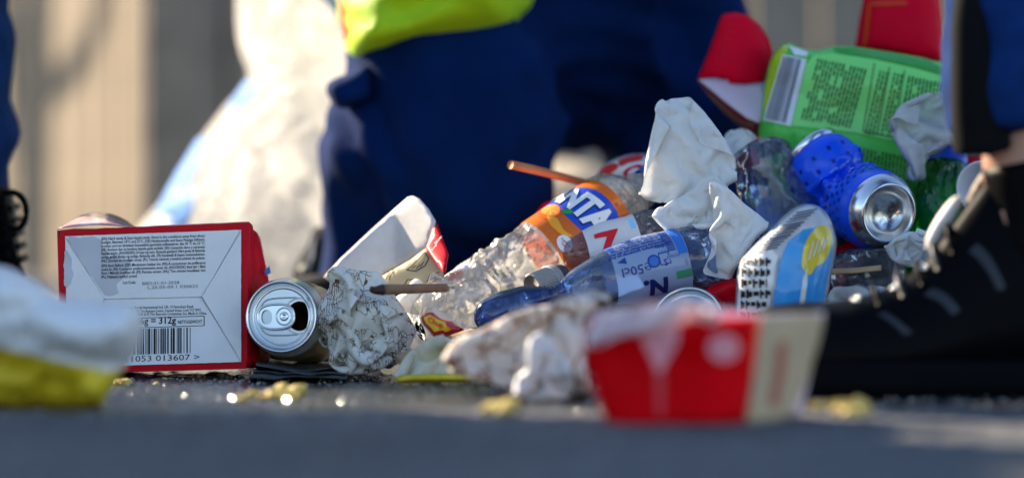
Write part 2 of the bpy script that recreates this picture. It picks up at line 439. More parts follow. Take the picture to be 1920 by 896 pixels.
class Tube:
    def __init__(s, ctrl, prof, ref=(0, -1, 0), deform=None, squash=None):
        s.prof = prof; s.ref = Vector(ref); s.deform = deform; s.squash = squash
        c = [Vector(p) for p in ctrl]; P = []
        ext = [c[0] * 2 - c[1]] + c + [c[-1] * 2 - c[-2]]
        for i in range(1, len(ext) - 2):
            p0, p1, p2, p3 = ext[i - 1:i + 3]
            for k in range(24):
                t = k / 24
                P.append(.5 * ((2 * p1) + (p2 - p0) * t + (2 * p0 - 5 * p1 + 4 * p2 - p3) * t * t + (3 * p1 - p0 - 3 * p2 + p3) * t ** 3))
        P.append(c[-1]); s.P = P; s.cum = [0]
        for a, b in zip(P, P[1:]): s.cum.append(s.cum[-1] + (b - a).length)
        s.L = s.cum[-1]; s.cumt = [x / s.L for x in s.cum]
    def c(s, t):
        t = min(1, max(0, t)); 
        import bisect
        i = min(len(s.P) - 2, max(0, bisect.bisect_right(s.cumt, t) - 1))
        k = (t - s.cumt[i]) / max(1e-9, s.cumt[i + 1] - s.cumt[i]); return s.P[i].lerp(s.P[i + 1], k)
    def frame(s, t):
        T = (s.c(min(1, t + .01)) - s.c(max(0, t - .01))).normalized()
        N = (s.ref - T * s.ref.dot(T)).normalized(); return s.c(t), T, N, T.cross(N)
    def pt(s, t, th, off=0.):
        c, T, N, B = s.frame(t); r = interp(s.prof, t)
        if s.deform: r = max(.0003, r + s.deform(t, th, c + (N * math.cos(th) + B * math.sin(th)) * r))
        r += off; a, b = math.cos(th) * r, math.sin(th) * r
        if s.squash:
            ka, kb = s.squash(t); a *= ka; b *= kb
        return c + N * a + B * b
    def grid(s, t0=0., t1=1., nt=60, nth=48, off=0., th0=0., th1=2 * math.pi, cap0=False, cap1=False):
        full = abs(th1 - th0 - 2 * math.pi) < 1e-6; m = nth if full else nth + 1; V = []; F = []
        for i in range(nt + 1):
            t = t0 + (t1 - t0) * i / nt
            for j in range(m): V.append(s.pt(t, th0 + (th1 - th0) * j / nth, off))
        for i in range(nt):
            for j in range(nth):
                a = i * m + j; b = i * m + (j + 1) % m
                F.append([a, b, b + m, a + m])
        if cap0: F.append(list(range(m)))
        if cap1: F.append(list(range(nt * m, nt * m + m))[::-1])
        return V, F
    def uv(s, V, t0, th0, along=True, sx=1., rot=0., off=.0006, r=None):
        """map flat (u,v) metres on the wall: along=True reads along the axis, else round the wall"""
        out = []; r = r or max(.004, interp(s.prof, t0)); cr, sr = math.cos(rot), math.sin(rot)
        for u, v in V:
            u, v = u * cr - v * sr, u * sr + v * cr
            if along: out.append(s.pt(t0 + u / s.L, th0 - v / r, off))
            else: out.append(s.pt(t0 + v / s.L, th0 + u / r, off))
        return out

def lathe(c, axis, prof, n=48, ref=(0, 0, 1)):
    """prof: (along, radius) list, starts at the given centre"""
    T = Vector(axis).normalized(); rf = Vector(ref); N = (rf - T * rf.dot(T)).normalized(); B = T.cross(N); V = []; F = []
    for a, r in prof:
        for j in range(n):
            th = 2 * math.pi * j / n; V.append(Vector(c) + T * a + (N * math.cos(th) + B * math.sin(th)) * r)
    for i in range(len(prof) - 1):
        for j in range(n):
            k = (j + 1) % n; F.append([i * n + j, i * n + k, (i + 1) * n + k, (i + 1) * n + j])
    return V, F

def simple_tube(pts, rad, n=10, cap=True, ref=(0, 0, 1)):
    tb = Tube(pts, [(0, rad[0] if isinstance(rad, (list, tuple)) else rad), (1, rad[-1] if isinstance(rad, (list, tuple)) else rad)], ref)
    return tb.grid(nt=max(2, 6 * (len(pts) - 1)), nth=n, cap0=cap, cap1=cap)

def remeshed(name, parts, mat, parent, voxel, smooth=4, disp=None):
    V, F = joinm(parts); o = mk(name, V, F, mat, parent); fix_normals(o)
    rm = o.modifiers.new('r', 'REMESH'); rm.mode = 'VOXEL'; rm.voxel_size = voxel; rm.use_smooth_shade = True
    sm = o.modifiers.new('s', 'SMOOTH'); sm.iterations = smooth; sm.factor = .5
    dg = bpy.context.evaluated_depsgraph_get(); me = bpy.data.meshes.new_from_object(o.evaluated_get(dg))
    o.modifiers.clear(); old = o.data; o.data = me; bpy.data.meshes.remove(old)
    if disp:
        org = origin_of(o); nn = [v.normal.copy() for v in me.vertices]
        for v, nr in zip(me.vertices, nn): v.co = v.co + nr * disp(v.co + org)
    me.polygons.foreach_set('use_smooth', [True] * len(me.polygons)); me.update()
    return o
# ------------------------------------------------------------------ ground
def ground_mat():
    m, n, l, p = nodes_of('asphalt')
    tc = n.new('ShaderNodeTexCoord')
    n1 = n.new('ShaderNodeTexNoise'); n1.inputs['Scale'].default_value = 260; n1.inputs['Detail'].default_value = 3; l.new(tc.outputs['Object'], n1.inputs['Vector'])
    vo = n.new('ShaderNodeTexVoronoi'); vo.inputs['Scale'].default_value = 190; l.new(tc.outputs['Object'], vo.inputs['Vector'])
    cr = n.new('ShaderNodeValToRGB'); e = cr.color_ramp.elements
    e[0].position = .0; e[0].color = (.02, .022, .027, 1); e[1].position = 1.; e[1].color = (.13, .13, .135, 1)
    sp = n.new('ShaderNodeSeparateColor'); l.new(vo.outputs['Color'], sp.inputs[0]); l.new(sp.outputs[0], cr.inputs['Fac'])
    big = n.new('ShaderNodeTexNoise'); big.inputs['Scale'].default_value = 5; big.inputs['Detail'].default_value = 4; l.new(tc.outputs['Object'], big.inputs['Vector'])
    bm_ = n.new('ShaderNodeMapRange'); bm_.inputs['From Min'].default_value = .3; bm_.inputs['From Max'].default_value = .7; bm_.inputs['To Min'].default_value = .75; bm_.inputs['To Max'].default_value = 1.15
    l.new(big.outputs['Fac'], bm_.inputs['Value'])
    mx = n.new('ShaderNodeMix'); mx.data_type = 'RGBA'; mx.blend_type = 'MULTIPLY'; mx.inputs['Factor'].default_value = 1
    l.new(cr.outputs[0], mx.inputs[6]); l.new(bm_.outputs[0], mx.inputs[7])
    # spilled liquid round the heap: darker and glossier, with a ragged edge
    sx = n.new('ShaderNodeSeparateXYZ'); l.new(tc.outputs['Object'], sx.inputs[0])
    nz = n.new('ShaderNodeTexNoise'); nz.inputs['Scale'].default_value = 9; nz.inputs['Detail'].default_value = 5; l.new(tc.outputs['Object'], nz.inputs['Vector'])
    ma = n.new('ShaderNodeMath'); ma.operation = 'MULTIPLY_ADD'; ma.inputs[1].default_value = .22; l.new(nz.outputs['Fac'], ma.inputs[0]); l.new(sx.outputs[1], ma.inputs[2])
    wet = n.new('ShaderNodeMapRange'); wet.inputs['From Min'].default_value = 2.06; wet.inputs['From Max'].default_value = 2.12; l.new(ma.outputs[0], wet.inputs['Value'])
    w2 = n.new('ShaderNodeMapRange'); w2.inputs['From Min'].default_value = 2.95; w2.inputs['From Max'].default_value = 3.05; w2.inputs['To Min'].default_value = 1; w2.inputs['To Max'].default_value = 0; l.new(ma.outputs[0], w2.inputs['Value'])
    wm = n.new('ShaderNodeMath'); wm.operation = 'MULTIPLY'; l.new(wet.outputs[0], wm.inputs[0]); l.new(w2.outputs[0], wm.inputs[1]); wet = wm
    rg = n.new('ShaderNodeMapRange'); rg.inputs['To Min'].default_value = .85; rg.inputs['To Max'].default_value = .13; l.new(wet.outputs[0], rg.inputs['Value'])
    l.new(rg.outputs[0], p.inputs['Roughness'])
    dk = n.new('ShaderNodeMapRange'); dk.inputs['To Min'].default_value = 1.; dk.inputs['To Max'].default_value = .5; l.new(wet.outputs[0], dk.inputs['Value'])
    m2 = n.new('ShaderNodeMix'); m2.data_type = 'RGBA'; m2.blend_type = 'MULTIPLY'; m2.inputs['Factor'].default_value = 1
    l.new(mx.outputs[2], m2.inputs[6]); l.new(dk.outputs[0], m2.inputs[7]); l.new(m2.outputs[2], p.inputs['Base Color'])
    b1 = n.new('ShaderNodeBump'); b1.inputs['Strength'].default_value = .8; b1.inputs['Distance'].default_value = .0015; l.new(n1.outputs['Fac'], b1.inputs['Height'])
    b2 = n.new('ShaderNodeBump'); b2.inputs['Strength'].default_value = .7; b2.inputs['Distance'].default_value = .002; b2.invert = True; l.new(vo.outputs['Distance'], b2.inputs['Height']); l.new(b1.outputs[0], b2.inputs['Normal'])
    l.new(b2.outputs[0], p.inputs['Normal'])
    return m

def axis_vals(lo, hi, step, far):
    v = []; x = lo
    while x <= hi: v.append(x); x += step
    k = step; a = hi
    while a < far: k *= 1.35; a += k; v.append(a)
    k = step; a = lo
    while a > -far: k *= 1.35; a -= k; v.insert(0, a)
    return v

def build_ground():
    xs = axis_vals(-.62, .62, .0042, 90); ys = axis_vals(1.35, 2.75, .006, 90); V = []
    for y in ys:
        for x in xs:
            near = -.7 < x < .7 and 1.2 < y < 3.0; z = 0
            if near:
                d_, _ = noise.voronoi(Vector((x * 105, y * 105, 0)))
                z = .0048 * max(0, .62 - d_[0]) * (.5 + noise.noise(Vector((x * 55, y * 55, 3)))) + .0012 * noise.noise(Vector((x * 14, y * 14, 0)))
            V.append((x, y, z))
    nx = len(xs); F = [[j * nx + i, j * nx + i + 1, (j + 1) * nx + i + 1, (j + 1) * nx + i] for j in range(len(ys) - 1) for i in range(nx - 1)]
    me = bpy.data.meshes.new('ground'); me.from_pydata(V, [], F); me.materials.append(ground_mat()); me.polygons.foreach_set('use_smooth', [True] * len(F)); me.update()
    o = bpy.data.objects.new('ground', me); COL.objects.link(o); o['kind'] = 'structure'
build_ground()

# ------------------------------------------------------------------ wooden fence: a corner, boards on both faces
wood_l = M('weathered_board', (.235, .175, .115), .8, var=.35, vscale=14, bump=.4, bscale=60, bdist=.003)
wood_k = M('khaki_board', (.42, .33, .17), .8, var=.4, vscale=12, bump=.4, bscale=60, bdist=.003)
wood_d = M('grey_board', (.27, .22, .17), .8, var=.4, vscale=12, bump=.4, bscale=60, bdist=.003)
K = Vector(((280 - 960) / FPX * 4.2, 4.2, 0))
fence = thing('wooden_fence', 'tall weathered wooden board fence with a corner, behind the worker', 'fence', K)
board_mesh = {}
def board(base, dirv, nrm, wdt, hgt, mat, key):
    if key not in board_mesh:
        t = .024; w = wdt / 2 - .004; b = .004
        V = [Vector((sx * (w - (b if sy < 0 else 0)), sy * t / 2, z)) for z in (0, hgt) for sx, sy in ((-1, -1), (1, -1))]
        V = []
        for z in (0., hgt):
            for (x, y) in ((-w, t / 2), (-w, -t / 2 + b), (-w + b, -t / 2), (w - b, -t / 2), (w, -t / 2 + b), (w, t / 2)): V.append(Vector((x, y, z)))
        F = [[i, (i + 1) % 6, (i + 1) % 6 + 6, i + 6] for i in range(6)] + [list(range(6))[::-1], list(range(6, 12))]
        me = bpy.data.meshes.new('board'); me.from_pydata(V, [], F); me.materials.append(mat); me.update(); board_mesh[key] = me
    o = bpy.data.objects.new('board', board_mesh[key]); COL.objects.link(o); o.parent = fence
    o.location = base - K; o.rotation_euler = (random.uniform(-.006, .006), 0, math.atan2(dirv.y, dirv.x) + random.uniform(-.01, .01))
dl = Vector((-.43, .90, 0)); dr = Vector((.90, .43, 0))
for i in range(16):
    board(K + dl * (.06 + .115 * i) + Vector((0, 0, .03)), -dl, None, .115, 1.7, wood_l, ('l', i % 3))
for i in range(36):
    board(K + dr * (.05 + .125 * i) + Vector((0, 0, .03)), dr, None, .125, 1.7, wood_k if i >= 12 else wood_d, ('k' if i >= 12 else 'r', i % 3))
for i, z in enumerate((.35, 1.35)):
    for dv, ln in ((dl, 1.85), (dr, 4.5)):
        nb = Vector((dv.y, -dv.x, 0)); nb = -nb if nb.dot(Vector((0, 1, 0))) < 0 else nb
        a = K + nb * .032; V = []
        for s_ in (.02, ln):
            for u, w_ in ((-.018, -.035), (.018, -.035), (.018, .035), (-.018, .035)): V.append(a + dv * s_ + nb * u + Vector((0, 0, z + w_)))
        mk('rail', V, [[0, 1, 2, 3], [7, 6, 5, 4], [0, 4, 5, 1], [1, 5, 6, 2], [2, 6, 7, 3], [3, 7, 4, 0]], wood_d, fence, False)
# a bare young tree left of the frame throws its branch shadows on the lit boards
tb = Vector((-1.86, 5.62, 0))
bark = M('bark', (.11, .085, .06), .9, var=.4, vscale=40, bump=.6, bscale=80, bdist=.004)
tree = thing('bare_tree', 'thin bare tree standing left of the board fence', 'tree', tb)
V, F = simple_tube([tb, tb + Vector((.03, 0, .7)), tb + Vector((-.02, .03, 1.5)), tb + Vector((.05, 0, 2.6))], [.05, .02]); mk('trunk', V, F, bark, tree)
for a, b, c, r in (((0, 0, .75), (.35, -.2, 1.0), (.8, -.45, 1.5), .035), ((0, 0, 1.1), (-.3, .1, 1.5), (-.5, .2, 2.0), .018), ((0, .02, 1.4), (.3, -.1, 1.7), (.55, -.3, 2.2), .016)):
    V, F = simple_tube([tb + Vector(a), tb + Vector(b), tb + Vector(c)], [r, .006]); mk('branch', V, F, bark, tree)

# ------------------------------------------------------------------ translucent rubbish bags behind
def bag_mat(name, col, trans, rough, bump=1., tr_amt=.0, spec=.6):
    m, n, l, p = nodes_of(name)
    tc = n.new('ShaderNodeTexCoord')
    p.inputs['Base Color'].default_value = C4(col); p.inputs['Roughness'].default_value = rough; p.inputs['Specular IOR Level'].default_value = spec
    bz = n.new('ShaderNodeTexNoise'); bz.inputs['Scale'].default_value = 36; bz.inputs['Detail'].default_value = 5; bz.inputs['Roughness'].default_value = .6; l.new(tc.outputs['Object'], bz.inputs['Vector'])
    bp = n.new('ShaderNodeBump'); bp.inputs['Strength'].default_value = bump; bp.inputs['Distance'].default_value = .03; l.new(bz.outputs['Fac'], bp.inputs['Height']); l.new(bp.outputs[0], p.inputs['Normal'])
    t = n.new('ShaderNodeBsdfTranslucent'); t.inputs['Color'].default_value = C4(col); l.new(bp.outputs[0], t.inputs['Normal'])
    mx = n.new('ShaderNodeMixShader'); mx.inputs[0].default_value = trans; l.new(p.outputs[0], mx.inputs[1]); l.new(t.outputs[0], mx.inputs[2])
    ts = n.new('ShaderNodeBsdfTransparent'); m2 = n.new('ShaderNodeMixShader'); m2.inputs[0].default_value = tr_amt; l.new(mx.outputs[0], m2.inputs[1]); l.new(ts.outputs[0], m2.inputs[2])
    l.new(m2.outputs[0], n['Material Output'].inputs['Surface']); return m
bagm = bag_mat('milky_bag', (.92, .90, .87), .64, .08, 1., .24)
bagb = bag_mat('blue_bag_print', (.03, .22, .66), .2, .6, .3, 0.1, .15)
bagc = bag_mat('cream_sack', (.70, .62, .50), .35, .45, .6)
def dent(a, b):
    return lambda p: a(p) + b(p)
bag = thing('rubbish_bag', 'translucent white plastic rubbish bag with blue stripes, held up beside the worker', 'rubbish bag', W(440, 640, 2.98))
BL = Lump('bag_film', [(262, 425), (300, 380), (338, 318), (380, 255), (430, 190), (466, 148), (452, 100), (443, 40), (446, -60), (470, -240), (560, -300), (640, -260), (668, -120), (672, 60), (650, 160), (660, 330), (640, 480), (620, 628), (420, 638), (300, 632), (258, 560), (240, 480)], 2.98, .30, bagm, bag, res=13, edge=170, crumple=dent(ridges(3, ((7, .06), (18, .03), (42, .014))), soft(4, 5, .02)), seed=3)
patch('blue_stripe', BL, [(290, 398), (332, 322), (372, 258), (392, 262), (362, 330), (330, 408)], bagb, bag, .014, 12)
patch('blue_stripe', BL, [(312, 425), (336, 386), (364, 346), (362, 392), (348, 430)], bagb, bag, .014, 12)
patch('blue_stripe', BL, [(424, 204), (460, 152), (492, 150), (482, 178), (446, 206)], bagb, bag, .014, 12)
patch('blue_stripe', BL, [(566, -60), (590, -60), (640, 10), (655, 48), (640, 42), (610, 5)], bagb, bag, .014, 12)
Lump('cream_sack', [(930, 420), (960, 330), (1010, 302), (1080, 304), (1130, 318), (1165, 360), (1180, 480), (1170, 600), (1050, 618), (940, 612), (915, 520)], 3.35, .22, bagc, None, res=13, edge=90, crumple=folds(8, 6, 5, 20, .015), seed=5)
tag(bpy.data.objects['cream_sack'], 'pale cream sack lying behind the kneeling worker', 'sack')

# ------------------------------------------------------------------ wheeled container added out of view at the left to shade the near asphalt
def container():
    x1, x0, y0, y1 = -1.55, -2.45, 1.75, 3.28
    g = M('container_plastic', (.03, .07, .05), .5, var=.2, vscale=6); gd = M('container_rubber', (.015, .015, .015), .7)
    c = thing('shade_container', 'added dark green wheeled container, unseen at the left, shading the near asphalt', 'container', Vector(((x0 + x1) / 2, (y0 + y1) / 2, 0)))
    def hull(zs):
        V = []; F = []
        for z, k in zs:
            for a, b_ in ((x0 - k, y0 - k), (x1 + k, y0 - k), (x1 + k, y1 + k), (x0 - k, y1 + k)): V.append((a, b_, z))
        for i in range(len(zs) - 1):
            for j in range(4): F.append([i * 4 + j, i * 4 + (j + 1) % 4, i * 4 + 4 + (j + 1) % 4, i * 4 + 4 + j])
        F += [[3, 2, 1, 0], [len(V) - 4, len(V) - 3, len(V) - 2, len(V) - 1]]; return V, F
    V, F = hull([(.18, -.10), (1.12, 0)]); mk('tub', V, F, g, c, False)
    V, F = hull([(1.121, .03), (1.17, .035), (1.20, .02)]); mk('rim', V, F, g, c, False)
    V = []; n = 12; m = 2
    for i in range(n + 1):
        a = math.pi * i / n
        for yy in (y0, y1): V.append(((x0 + x1) / 2 + .44 * math.cos(a), yy, 1.202 + .24 * math.sin(a)))
    mk('lid', V, [[2 * i, 2 * i + 1, 2 * i + 3, 2 * i + 2] for i in range(n)] + [[2 * i for i in range(n + 1)], [2 * i + 1 for i in range(n, -1, -1)]], g, c)
    for a in (x0 + .18, x1 - .18):
        for b_ in (y0 + .2, y1 - .2):
            V, F = lathe((a - .03, b_, .09), (1, 0, 0), [(0, .001), (0, .07), (.008, .09), (.052, .09), (.06, .07), (.06, .001)], 24); w = mk('wheel', V, F, gd, c)
            mk('fork', [(a - .04, b_ - .02, .09), (a + .04, b_ - .02, .09), (a + .04, b_ + .02, .09), (a - .04, b_ + .02, .09), (a - .04, b_ - .03, .179), (a + .04, b_ - .03, .179), (a + .04, b_ + .03, .179), (a - .04, b_ + .03, .179)], [[0, 1, 5, 4], [1, 2, 6, 5], [2, 3, 7, 6], [3, 0, 4, 7], [4, 5, 6, 7]], alu_f, w, False)
alu_f = M('galvanised_steel', (.45, .46, .47), .4, metal=.9)
container()

# ------------------------------------------------------------------ people
navy = M('navy_workwear', (.0008, .0145, .080), .9, var=.35, vscale=12, bump=.25, bscale=500, spec=.06)
navy2 = M('dark_boot', (.012, .012, .014), .55, bump=.3, bscale=200)
hiv = M('hi_vis_fabric', (.50, .78, .01), .6, var=.12, vscale=10, bump=.2, bscale=300, trans=.2)
orange = M('red_trim', (.75, .06, .02), .6)
skin = M('skin', (.45, .24, .17), .5, var=.1, vscale=60)
jeans = M('denim', (.004, .026, .125), .9, var=.35, vscale=50, bump=.35, bscale=600, spec=.08)
black = M('black_leather', (.0018, .002, .003), .45, var=.2, vscale=40, bump=.25, bscale=160, spec=.04)
rubber = M('black_rubber', (.002, .0028, .004), .8, spec=.05, bump=.2, bscale=120)
jacket = M('dark_jacket', (.02, .022, .03), .85, var=.2)
hair = M('hair', (.05, .03, .02), .7)

def tubes(list_):
    out = []
    for pts, rad in list_:
        tb_ = Tube(pts, [(i / (len(rad) - 1), r) for i, r in enumerate(rad)], (0.03, -1, .05)); out.append(tb_.grid(nt=8 * (len(pts) - 1), nth=18, cap0=True, cap1=True))
    return out

def worker():
    base = W(900, 660, 2.75); base.z = 0
    p = thing('person', 'person crouching in navy work trousers and yellow hi-vis vest', 'person', base)
    A = [W(715, 655, 2.74), W(735, 560, 2.74), W(782, 400, 2.73), W(812, 250, 2.72), W(840, 120, 2.74), W(960, -30, 2.86)]
    Bl = [W(1275, 640, 2.92), W(1270, 500, 2.92), W(1262, 330, 2.90), W(1255, 120, 2.88), W(1130, -60, 2.88)]
    mid = [W(880, 60, 2.84), W(1060, 40, 2.88), W(1235, 20, 2.88)]
    tor = [W(1020, -60, 2.92), W(930, -330, 2.95), W(880, -620, 2.98), W(890, -800, 2.96)]
    body = [(A, [.035, .045, .05, .055, .06, .07]), (Bl, [.03, .034, .036, .04, .06]), (mid, [.08, .09, .08]), (tor, [.12, .13, .14, .05]),
            ([W(890, -800, 2.96), W(900, -900, 2.94), W(915, -1040, 2.92)], [.05, .085, .07]),
            ([W(800, -640, 2.9), W(700, -400, 2.8), W(830, -200, 2.62)], [.055, .045, .035]), ([W(980, -640, 3.05), W(1190, -420, 3.0), W(1180, -160, 2.75)], [.055, .045, .035])]
    remeshed('body', tubes(body), skin, p, .012, 3)
    fd = folds(12, 6, 4, 18, .020, .5, (1, .3, .6)); sf = soft(5, 6, .012)
    remeshed('trousers', tubes([(A, [.066, .082, .112, .104, .1, .12]), (Bl, [.058, .065, .068, .076, .11]), (mid, [.11, .125, .12]), ([W(860, 160, 2.8), W(1000, 120, 2.85), W(1130, 150, 2.88)], [.09, .085, .08])]), navy, p, .009, 5, lambda q: max(-.016, fd(q) + sf(q)))
    VL = Lump('hi_vis_vest', [(664, 118), (648, 88), (637, 45), (634, 0), (640, -150), (690, -420), (760, -640), (900, -700), (1020, -640), (1060, -420), (1050, -180), (1006, -10), (985, 30), (960, 62), (900, 92), (850, 99), (780, 104), (720, 114)], 2.73, .30, hiv, p, res=14, edge=150, crumple=dent(folds(6, 6, 5, 20, .034, .5, (.3, .3, 1)), soft(9, 6, .012)), seed=2)
    patch('red_trim', VL, [(634, -60), (638, 50), (645, 78), (650, 76), (644, 40), (641, -60)], orange, p, .004, 10)
    Lump('pocket_flap', [(612, 172), (617, 154), (650, 138), (690, 124), (700, 180), (650, 204), (626, 196)], 2.655, .05, navy, p, res=8, edge=24, crumple=soft(14, 20, .006))
    # sleeves, hair and boots outside or at the edge of the frame
    remeshed('jacket_sleeve', tubes([([W(800, -640, 2.9), W(700, -400, 2.8), W(815, -225, 2.64)], [.07, .06, .05])]), jacket, p, .012, 3)
    remeshed('jacket_sleeve', tubes([([W(980, -640, 3.05), W(1190, -420, 3.0), W(1182, -190, 2.77)], [.07, .06, .05])]), jacket, p, .012, 3)
    remeshed('hair', tubes([([W(895, -905, 2.97), W(905, -1000, 2.96), W(915, -1060, 2.94)], [.088, .09, .06])]), hair, p, .012, 3)
    for (x, d_, s_) in ((690, 2.72, -1), (1285, 2.95, 1)):
        c0 = W(x, 600, d_); c0.z = 0
        b = remeshed('boot', tubes([([c0 + Vector((.02, .02, .14)), c0 + Vector((.01, .01, .06)), c0 + Vector((0, 0, .045))], [.052, .05, .045]), ([c0 + Vector((.02, .03, .04)), c0 + Vector((-.06 * 1, -.06, .035)), c0 + Vector((-.09, -.13, .03))], [.042, .042, .03])]), navy2, p, .007, 3)
    # the boot of the folded leg shows behind the carton
    bl = Lump('boot', [(548, 520), (556, 492), (575, 462), (588, 432), (604, 424), (622, 440), (628, 480), (630, 560), (600, 585), (560, 575)], 2.78, .07, navy2, p, res=8, edge=30)
    patch('boot_pull', bl, [(606, 450), (611, 448), (612, 500), (606, 502)], orange, bl.o, .003, 8)
    patch('boot_edge', bl, [(585, 452), (592, 446), (588, 480), (578, 512), (574, 508)], M('grey_trim', (.4, .36, .36), .5), bl.o, .003, 8)
worker()

def left_person():
    base = W(-90, 680, 2.62); base.z = 0
    p = thing('person', 'person in dark jeans and laced boots at the left edge of the picture', 'person', base)
    L1 = [W(-90, 600, 2.62), W(-95, 440, 2.62), W(-104, 250, 2.62), W(-104, 0, 2.63), W(-110, -600, 2.68), W(-130, -1300, 2.7)]
    q = Vector((-.17, -.22, 0)); L2 = [a + q for a in L1]
    hip = (L1[-1] + L2[-1]) / 2; 
    body = [(L1, [.036, .04, .05, .055, .07, .08]), (L2, [.036, .04, .05, .055, .07, .08]), ([L1[-1], L2[-1]], [.08, .08]), ([hip, hip + Vector((0, 0, .35)), hip + Vector((0, 0, .58)), hip + Vector((0, 0, .66))], [.13, .13, .12, .05]),
            ([hip + Vector((0, 0, .66)), hip + Vector((.02, 0, .75)), hip + Vector((.03, 0, .86))], [.05, .08, .07])]
    remeshed('body', tubes(body), skin, p, .016, 3)
    fd = folds(22, 5, 8, 22, .006, .4, (.3, .3, 1))
    L1t = [W(-104, 372, 2.62)] + L1[2:]; L2t = [L1t[0] + q] + L2[2:]
    remeshed('jeans', tubes([(L1t, [.062, .061, .061, .085, .1]), (L2t, [.062, .061, .061, .085, .1]), ([L1[-1], L2[-1]], [.12, .12])]), jeans, p, .01, 3, fd)
    remeshed('jacket', tubes([([hip + Vector((0, 0, .02)), hip + Vector((0, 0, .35)), hip + Vector((0, 0, .58))], [.17, .18, .15])] + [([hip + Vector((s * .17, s * .05, .55)), hip + Vector((s * .24, s * .05, .28)), hip + Vector((s * .2, -.14, .1))], [.06, .05, .045]) for s in (-1, 1)]), jacket, p, .016, 3)
    remeshed('hair', tubes([([hip + Vector((.0, .02, .78)), hip + Vector((.02, .01, .88))], [.085, .075])]), hair, p, .012, 3)
    for dq in (Vector((0, 0, 0)), q):
        c0 = W(-88, 684, 2.62) + dq; c0.z = 0
        remeshed('boot', tubes([([c0 + Vector((0, 0, .155)), c0 + Vector((0.004, 0, .08)), c0 + Vector((.012, 0, .045))], [.052, .056, .05]), ([c0 + Vector((-.02, .03, .04)), c0 + Vector((.035, -.09, .04)), c0 + Vector((.05, -.16, .03))], [.045, .046, .03])]), black, p, .006, 2)
    # laces
    for k in range(5):
        y = 385 + 24 * k
        V, F = simple_tube([W(-12, y, 2.57), W(14 + k * 4, y + 6, 2.56), W(30 + k * 4, y + 2, 2.60)], .0035, 8); mk('lace', V, F, black, p)
    V, F = simple_tube([W(8, 362, 2.55), W(28, 362, 2.54), W(44, 376, 2.53), W(49, 402, 2.53), W(40, 424, 2.53), W(22, 428, 2.54), W(12, 410, 2.55)], .0028, 8); mk('lace_loop', V, F, black, p)
    V, F = simple_tube([W(4, 370, 2.55), W(14, 430, 2.54), W(30, 490, 2.54), W(44, 520, 2.54)], .0028, 8); mk('lace', V, F, black, p)
left_person()

